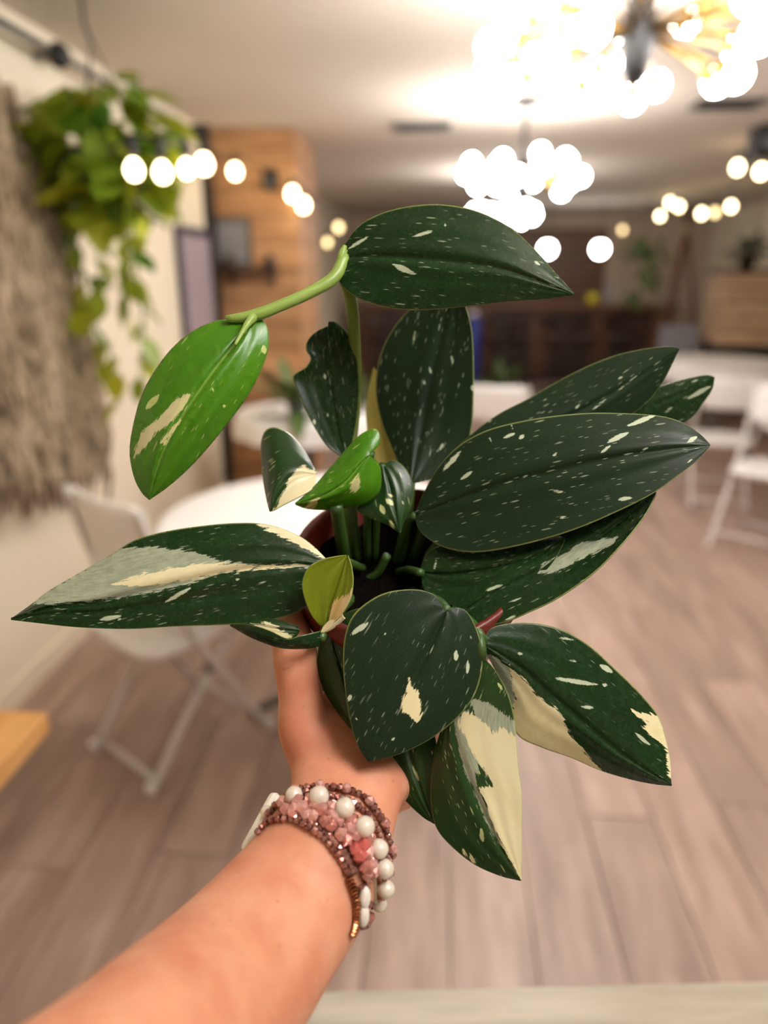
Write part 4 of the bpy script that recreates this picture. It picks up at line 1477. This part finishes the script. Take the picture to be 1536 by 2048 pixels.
arm_r += [(BASEC - AX * 0.0165 - b_ * 0.012 - x_ * 0.006, 0.043, 0.0135), (BASEC - AX * 0.0165 + b_ * 0.022, 0.041, 0.012), (BASEC - AX * 0.0165 + b_ * 0.036, 0.036, 0.009)]
V, Fs = loft(smooth_rings(arm_r, 70))


def chain(pts, rad, n=22, seg=14):
    global V, Fs
    q_ = catmull([tuple(p) + (r,) for p, r in zip(pts, rad)], n)
    p3 = [Vector(x[:3]) for x in q_]
    # rounded tip
    tdir = (p3[-1] - p3[-2]).normalized()
    rr_ = list(q_[:, 3])
    for k_ in (0.5, 0.8, 0.97):
        p3.append(Vector(q_[-1][:3]) + tdir * rr_[n - 1] * k_)
        rr_.append(rr_[n - 1] * math.sqrt(1 - k_ * k_))
    v, f = tube_vf(p3, rr_, seg, len(V))
    V += v
    Fs += f


# thumb rising along the pot's left side
chain([P(672, 1545, 0.386), P(640, 1500, 0.388), P(606, 1452, 0.388), P(602, 1400, 0.390), P(594, 1345, 0.391), P(588, 1300, 0.393), P(580, 1250, 0.402), P(582, 1222, 0.407)],
      [0.019, 0.0195, 0.0145, 0.0128, 0.0124, 0.0128, 0.0108, 0.0088], 30)
# thenar mound
chain([P(700, 1560, 0.384), P(668, 1490, 0.398), P(650, 1440, 0.410)], [0.020, 0.022, 0.017], 14)
# fingers: under the base and up the far side
for fx, ln, r in ((-0.030, 0.9, 0.0082), (-0.010, 1.0, 0.0086), (0.011, 0.95, 0.0082), (0.031, 0.78, 0.0072)):
    k0 = BASEC + x_ * fx
    xw = fx * 1.1
    r0 = math.sqrt(max(0.0001, (BASER + r + 0.003) ** 2 - xw ** 2))
    r1 = math.sqrt(max(0.0001, (BASER + 0.011 + r) ** 2 - xw ** 2))
    chain([k0 - AX * 0.0165 + b_ * 0.012, k0 - AX * 0.0145 + b_ * (r0 * 0.75), BASEC + x_ * xw - AX * 0.010 + b_ * (r0 + 0.006),
           BASEC + x_ * xw + AX * 0.012 * ln + b_ * (r0 + 0.008), BASEC + x_ * xw + AX * 0.042 * ln + b_ * (r1 + 0.002), BASEC + x_ * xw * 0.95 + AX * 0.060 * ln + b_ * (r1 + 0.001)],
          [r * 1.1, r * 1.08, r * 1.08, r, r * 0.92, r * 0.78], 26)
V = [v - ARMB for v in V]
tmp = link('arm_tmp', mesh('arm_tmp', V, Fs, True), 'skin')
rm = tmp.modifiers.new('r', 'REMESH')
rm.mode = 'VOXEL'
rm.voxel_size = 0.0019
smo = tmp.modifiers.new('s', 'SMOOTH')
smo.factor = 0.5
smo.iterations = 9
bpy.context.view_layer.update()
dg = bpy.context.evaluated_depsgraph_get()
arm_me = bpy.data.meshes.new_from_object(tmp.evaluated_get(dg))
arm_me.name = 'person'
bpy.data.objects.remove(tmp)
arm_me.polygons.foreach_set('use_smooth', [True] * len(arm_me.polygons))
if not arm_me.materials:
    arm_me.materials.append(M['skin'])
person = link('person', arm_me, None)
person.location = ARMB
tag(person, 'bare forearm and hand reaching in from the lower left, holding the pot', 'person')

# ------------------------------------------------------------------ bracelets and watch
bm = bmesh.new()
bm.from_mesh(arm_me)
bvh = BVHTree.FromBMesh(bm)
CAML = CM.translation - ARMB


def on_skin(u, v):
    """the skin point seen at this pixel, with its normal (relative to ARMB)"""
    d = (P(u, v, 1.0) - CM.translation).normalized()
    h = bvh.ray_cast(CAML, d)
    if h[0] is None:
        q_ = P(u, v, 0.345) - ARMB
        h = bvh.find_nearest(q_)
    return h[0], h[1]


def strand(pxs, n):
    """n points along a visible strand path"""
    q_ = catmull(pxs, n)
    return [on_skin(*x) for x in q_]


def back_half(pa, pb, n, ctr):
    """points round the hidden side of the wrist from pb to pa"""
    e1_ = (pa - pb).normalized()
    view = (ctr + ARMB - CM.translation).normalized()
    e2_ = (view - e1_ * view.dot(e1_)).normalized()
    out = []
    for i in range(1, n):
        a = math.pi * i / n
        dr = e1_ * (-math.cos(a)) + e2_ * math.sin(a)
        h = bvh.ray_cast(ctr + dr * 0.09, -dr)
        if h[0] is not None:
            out.append((h[0], h[1]))
    return out


pearl_me = sphere_me('pearl', 1.0, 14, 10)
pearl_me.materials.append(M['pearl'])
fresh_me = sphere_me('pearl', 1.0, 12, 8)
fresh_me.materials.append(M['fresh_pearl'])


def facet_me(name, mat):
    bm_ = bmesh.new()
    bmesh.ops.create_icosphere(bm_, subdivisions=1, radius=1.0)
    bmesh.ops.bevel(bm_, geom=bm_.verts[:] + bm_.edges[:], offset=0.16, segments=1, affect='VERTICES')
    me = bpy.data.meshes.new(name)
    bm_.to_mesh(me)
    bm_.free()
    me.materials.append(M[mat])
    return me


rose_me = facet_me('bead', 'rose_bead')
crys_me = facet_me('bead', 'pink_crystal')
coral_me = facet_me('bead', 'coral_crystal')
cop_me = facet_me('bead', 'copper_bead')
rb = random.Random(3)
PXM = 0.345 / F * 1.18


def bead(parent, me, hit, rpx, name='bead', lift=0.85, sc=(1, 1, 1), tang=None, org=Vector((0, 0, 0))):
    p, nrm = hit
    r = rpx * PXM
    o = link(name, me, None, parent, p + nrm * (r * lift) - org)
    if tang is not None:
        z = tang.normalized()
        y = nrm
        x = y.cross(z).normalized()
        y = z.cross(x)
        o.rotation_mode = 'QUATERNION'
        o.rotation_quaternion = Matrix((x, y, z)).transposed().to_quaternion()
    else:
        o.rotation_euler = (rb.uniform(0, 6), rb.uniform(0, 6), rb.uniform(0, 6))
    o.scale = (r * sc[0], r * sc[1], r * sc[2])
    return o


wc = P(625, 1740, 0.347) - ARMB
ORG = wc.copy()

# pearl strand
pb_t = thing('pearl_bracelet', 'strand of large white pearls around the wrist, highest of the strands', 'bracelet', ARMB + ORG)
pearls = [(602, 1594), (647, 1596), (692, 1617), (727, 1651), (752, 1691), (761, 1728), (763, 1765), (756, 1797)]
rpx = [15, 17, 17.5, 17.5, 16, 16, 15, 13]
pathA = []
for (u, v), r in zip(pearls, rpx):
    # the pearl's centre sits at this pixel; find the skin just below
    h = on_skin(u - 6, v + 6)
    pathA.append(h)
    bead(pb_t, pearl_me, h, r, 'pearl', 0.95, org=ORG)
for i in range(len(pearls) - 1):
    (u0, v0), (u1, v1) = pearls[i], pearls[i + 1]
    h = on_skin((u0 + u1) / 2 - 4, (v0 + v1) / 2 + 4)
    bead(pb_t, rose_me, h, 7, 'bead', 1.6, org=ORG)
bh = back_half(pathA[0][0], pathA[-1][0], 16, wc)
for i, h in enumerate(bh):
    bead(pb_t, pearl_me if i % 2 else rose_me, h, 14 if i % 2 else 8, 'pearl' if i % 2 else 'bead', 0.95, org=ORG)

# outer rose strand beyond the pearls
ob = thing('rose_bead_bracelet', 'strand of faceted rose-gold beads just beyond the pearls towards the hand', 'bracelet', ARMB + ORG)
outer = [(572, 1600), (598, 1584), (625, 1577), (650, 1576), (680, 1580), (712, 1588), (735, 1605), (752, 1628), (764, 1650), (773, 1680), (778, 1710), (779, 1740), (774, 1770), (768, 1795)]
so_ = strand(outer, 31)
for i, h in enumerate(so_):
    bead(ob, crys_me if i % 4 == 2 else rose_me, h, 10 if i % 4 == 2 else rb.uniform(6, 8.5), 'bead', 0.9, org=ORG)
for h in back_half(so_[0][0], so_[-1][0], 22, wc + (so_[8][0] - wc) * 0.25):
    bead(ob, rose_me, h, 7.5, 'bead', 0.9, org=ORG)

# crystal cluster strand
cb_t = thing('crystal_bracelet', 'wide band of pink crystals and small rose beads below the pearls', 'bracelet', ARMB + ORG)
rows_px = [
    [(572, 1612), (600, 1622), (625, 1618), (655, 1628), (680, 1648), (702, 1668), (720, 1692), (734, 1716), (738, 1740)],
    [(566, 1622), (596, 1632), (625, 1634), (652, 1648), (676, 1668), (698, 1690), (714, 1712), (726, 1736), (730, 1758)],
    [(585, 1608), (625, 1606), (668, 1622), (704, 1648), (730, 1680), (742, 1706)],
    [(592, 1590), (628, 1586), (668, 1596), (712, 1612), (742, 1642), (760, 1680), (769, 1715)],
    [(572, 1631), (605, 1642), (640, 1658), (668, 1684), (690, 1714), (704, 1742)],
]
for ri, rowp in enumerate(rows_px):
    hs = strand(rowp, (19, 19, 16, 22, 18)[ri])
    for i, h in enumerate(hs):
        big = (i + ri) % 3 != 1 and ri < 3
        me_ = crys_me if big else rose_me
        if ri < 2 and i in (13, 14) and big:
            me_ = coral_me
        bead(cb_t, me_, h, rb.uniform(11, 14.5) if big else rb.uniform(6, 8), 'bead', 0.8, org=ORG)
    if ri == 1:
        for h in back_half(hs[0][0], hs[-1][0], 14, wc):
            bead(cb_t, crys_me, h, 11, 'bead', 0.8, org=ORG)
# oval pearls and a thin silver bar at its lower end
for u, v in ((731, 1792), (727, 1828)):
    h = on_skin(u - 8, v)
    tg = on_skin(u - 9, v + 18)[0] - on_skin(u - 7, v - 18)[0]
    bead(cb_t, fresh_me, h, 19, 'pearl', 0.45, (0.55, 0.5, 0.95), tg, ORG)
hb = [on_skin(u - 3, v) for u, v in ((738, 1712), (741, 1745), (742, 1775), (740, 1802))]
tube('wire', [h[0] + h[1] * 0.004 - ORG for h in hb], 0.0007, 'silver', cb_t, 6, 12)
for u, v in ((722, 1772), (732, 1774), (738, 1805), (728, 1848), (722, 1850)):
    bead(cb_t, rose_me, on_skin(u - 4, v), 6, 'bead', 1.2, org=ORG)

# lowest strand: rose beads turning to flat copper beads
lb = thing('copper_bead_bracelet', 'lowest thin strand of rose and copper beads against the forearm', 'bracelet', ARMB + ORG)
low = [(520, 1668), (535, 1650), (557, 1641), (583, 1641), (605, 1649), (628, 1662), (648, 1678), (666, 1698), (680, 1718), (692, 1742)]
hs = strand(low, 19)
for h in hs:
    bead(lb, rose_me, h, rb.uniform(6.2, 7.6), 'bead', 0.9, org=ORG)
cop = [(696, 1756), (702, 1772), (707, 1790), (709, 1810), (709, 1830), (706, 1850), (700, 1868)]
hc = strand(cop, 17)
for i, h in enumerate(hc):
    tg = hc[min(16, i + 1)][0] - hc[max(0, i - 1)][0]
    bead(lb, cop_me, h, 7.2, 'bead', 0.8, (1.2, 0.9, 0.55), tg, ORG)
for h in back_half(hs[0][0], hc[-1][0], 24, wc + (hs[10][0] - wc) * 0.1):
    bead(lb, rose_me, h, 7, 'bead', 0.9, org=ORG)

# watch on the far-left side of the wrist
pw = P(536, 1650, 0.374) - ARMB
hw = bvh.find_nearest(pw)
wn = (hw[0] - (P(628, 1702, 0.352) - ARMB)).normalized()
view = (P(540, 1645, 1) - CM.translation).normalized()
axis = (P(688, 1605, 0.366) - P(606, 1775, 0.342)).normalized()
wn = (wn - axis * wn.dot(axis)).normalized()
wz = wn
wy = axis
wx = wy.cross(wz).normalized()
Rw = Matrix((wx, wy, wz)).transposed()
wt = thing('wrist_watch', 'pale wrist watch on the left side of the wrist, seen edge-on', 'watch', ARMB + hw[0])
bm2 = bmesh.new()
bm_box(bm2, (0, 0, 0), (0.032, 0.032, 0.0066), None, 0.0031)
me = bpy.data.meshes.new('case')
bm2.to_mesh(me)
bm2.free()
o = link('case', me, 'watch_glass', wt)
o.rotation_mode = 'QUATERNION'
o.rotation_quaternion = Rw.to_quaternion()
o.location = wz * 0.003
bm2 = bmesh.new()
bm_box(bm2, (0, 0, 0), (0.026, 0.026, 0.0022), None, 0.001)
me = bpy.data.meshes.new('screen')
bm2.to_mesh(me)
bm2.free()
o = link('screen', me, 'black_plastic', wt)
o.rotation_mode = 'QUATERNION'
o.rotation_quaternion = Rw.to_quaternion()
o.location = wz * 0.0056
# strap round the hidden side
sv, sf = [], []
c0 = (P(640, 1680, 0.354) - ARMB)
hits = []
for i in range(25):
    a = math.radians(-5 + 150 * i / 24)
    dr = (wx * math.sin(a) * 1.0 + wz * math.cos(a))
    if view.dot(wx) < 0:
        dr = (-wx * math.sin(a) + wz * math.cos(a))
    h = bvh.ray_cast(c0 + dr * 0.08, -dr)
    if h[0] is not None:
        hits.append((h[0], h[1]))
for p_, n_ in hits:
    for s in (-1, 1):
        for k_ in (0.0003, 0.0022):
            sv.append(p_ + n_ * k_ + wy * (s * 0.011) - hw[0])
for i in range(len(hits) - 1):
    a = i * 4
    b = a + 4
    sf += [(a, a + 2, b + 2, b), (a + 1, b + 1, b + 3, a + 3), (a, b, b + 1, a + 1), (a + 2, a + 3, b + 3, b + 2)]
link('strap', mesh('strap', sv, sf, True), 'strap_cream', wt)
bm.free()
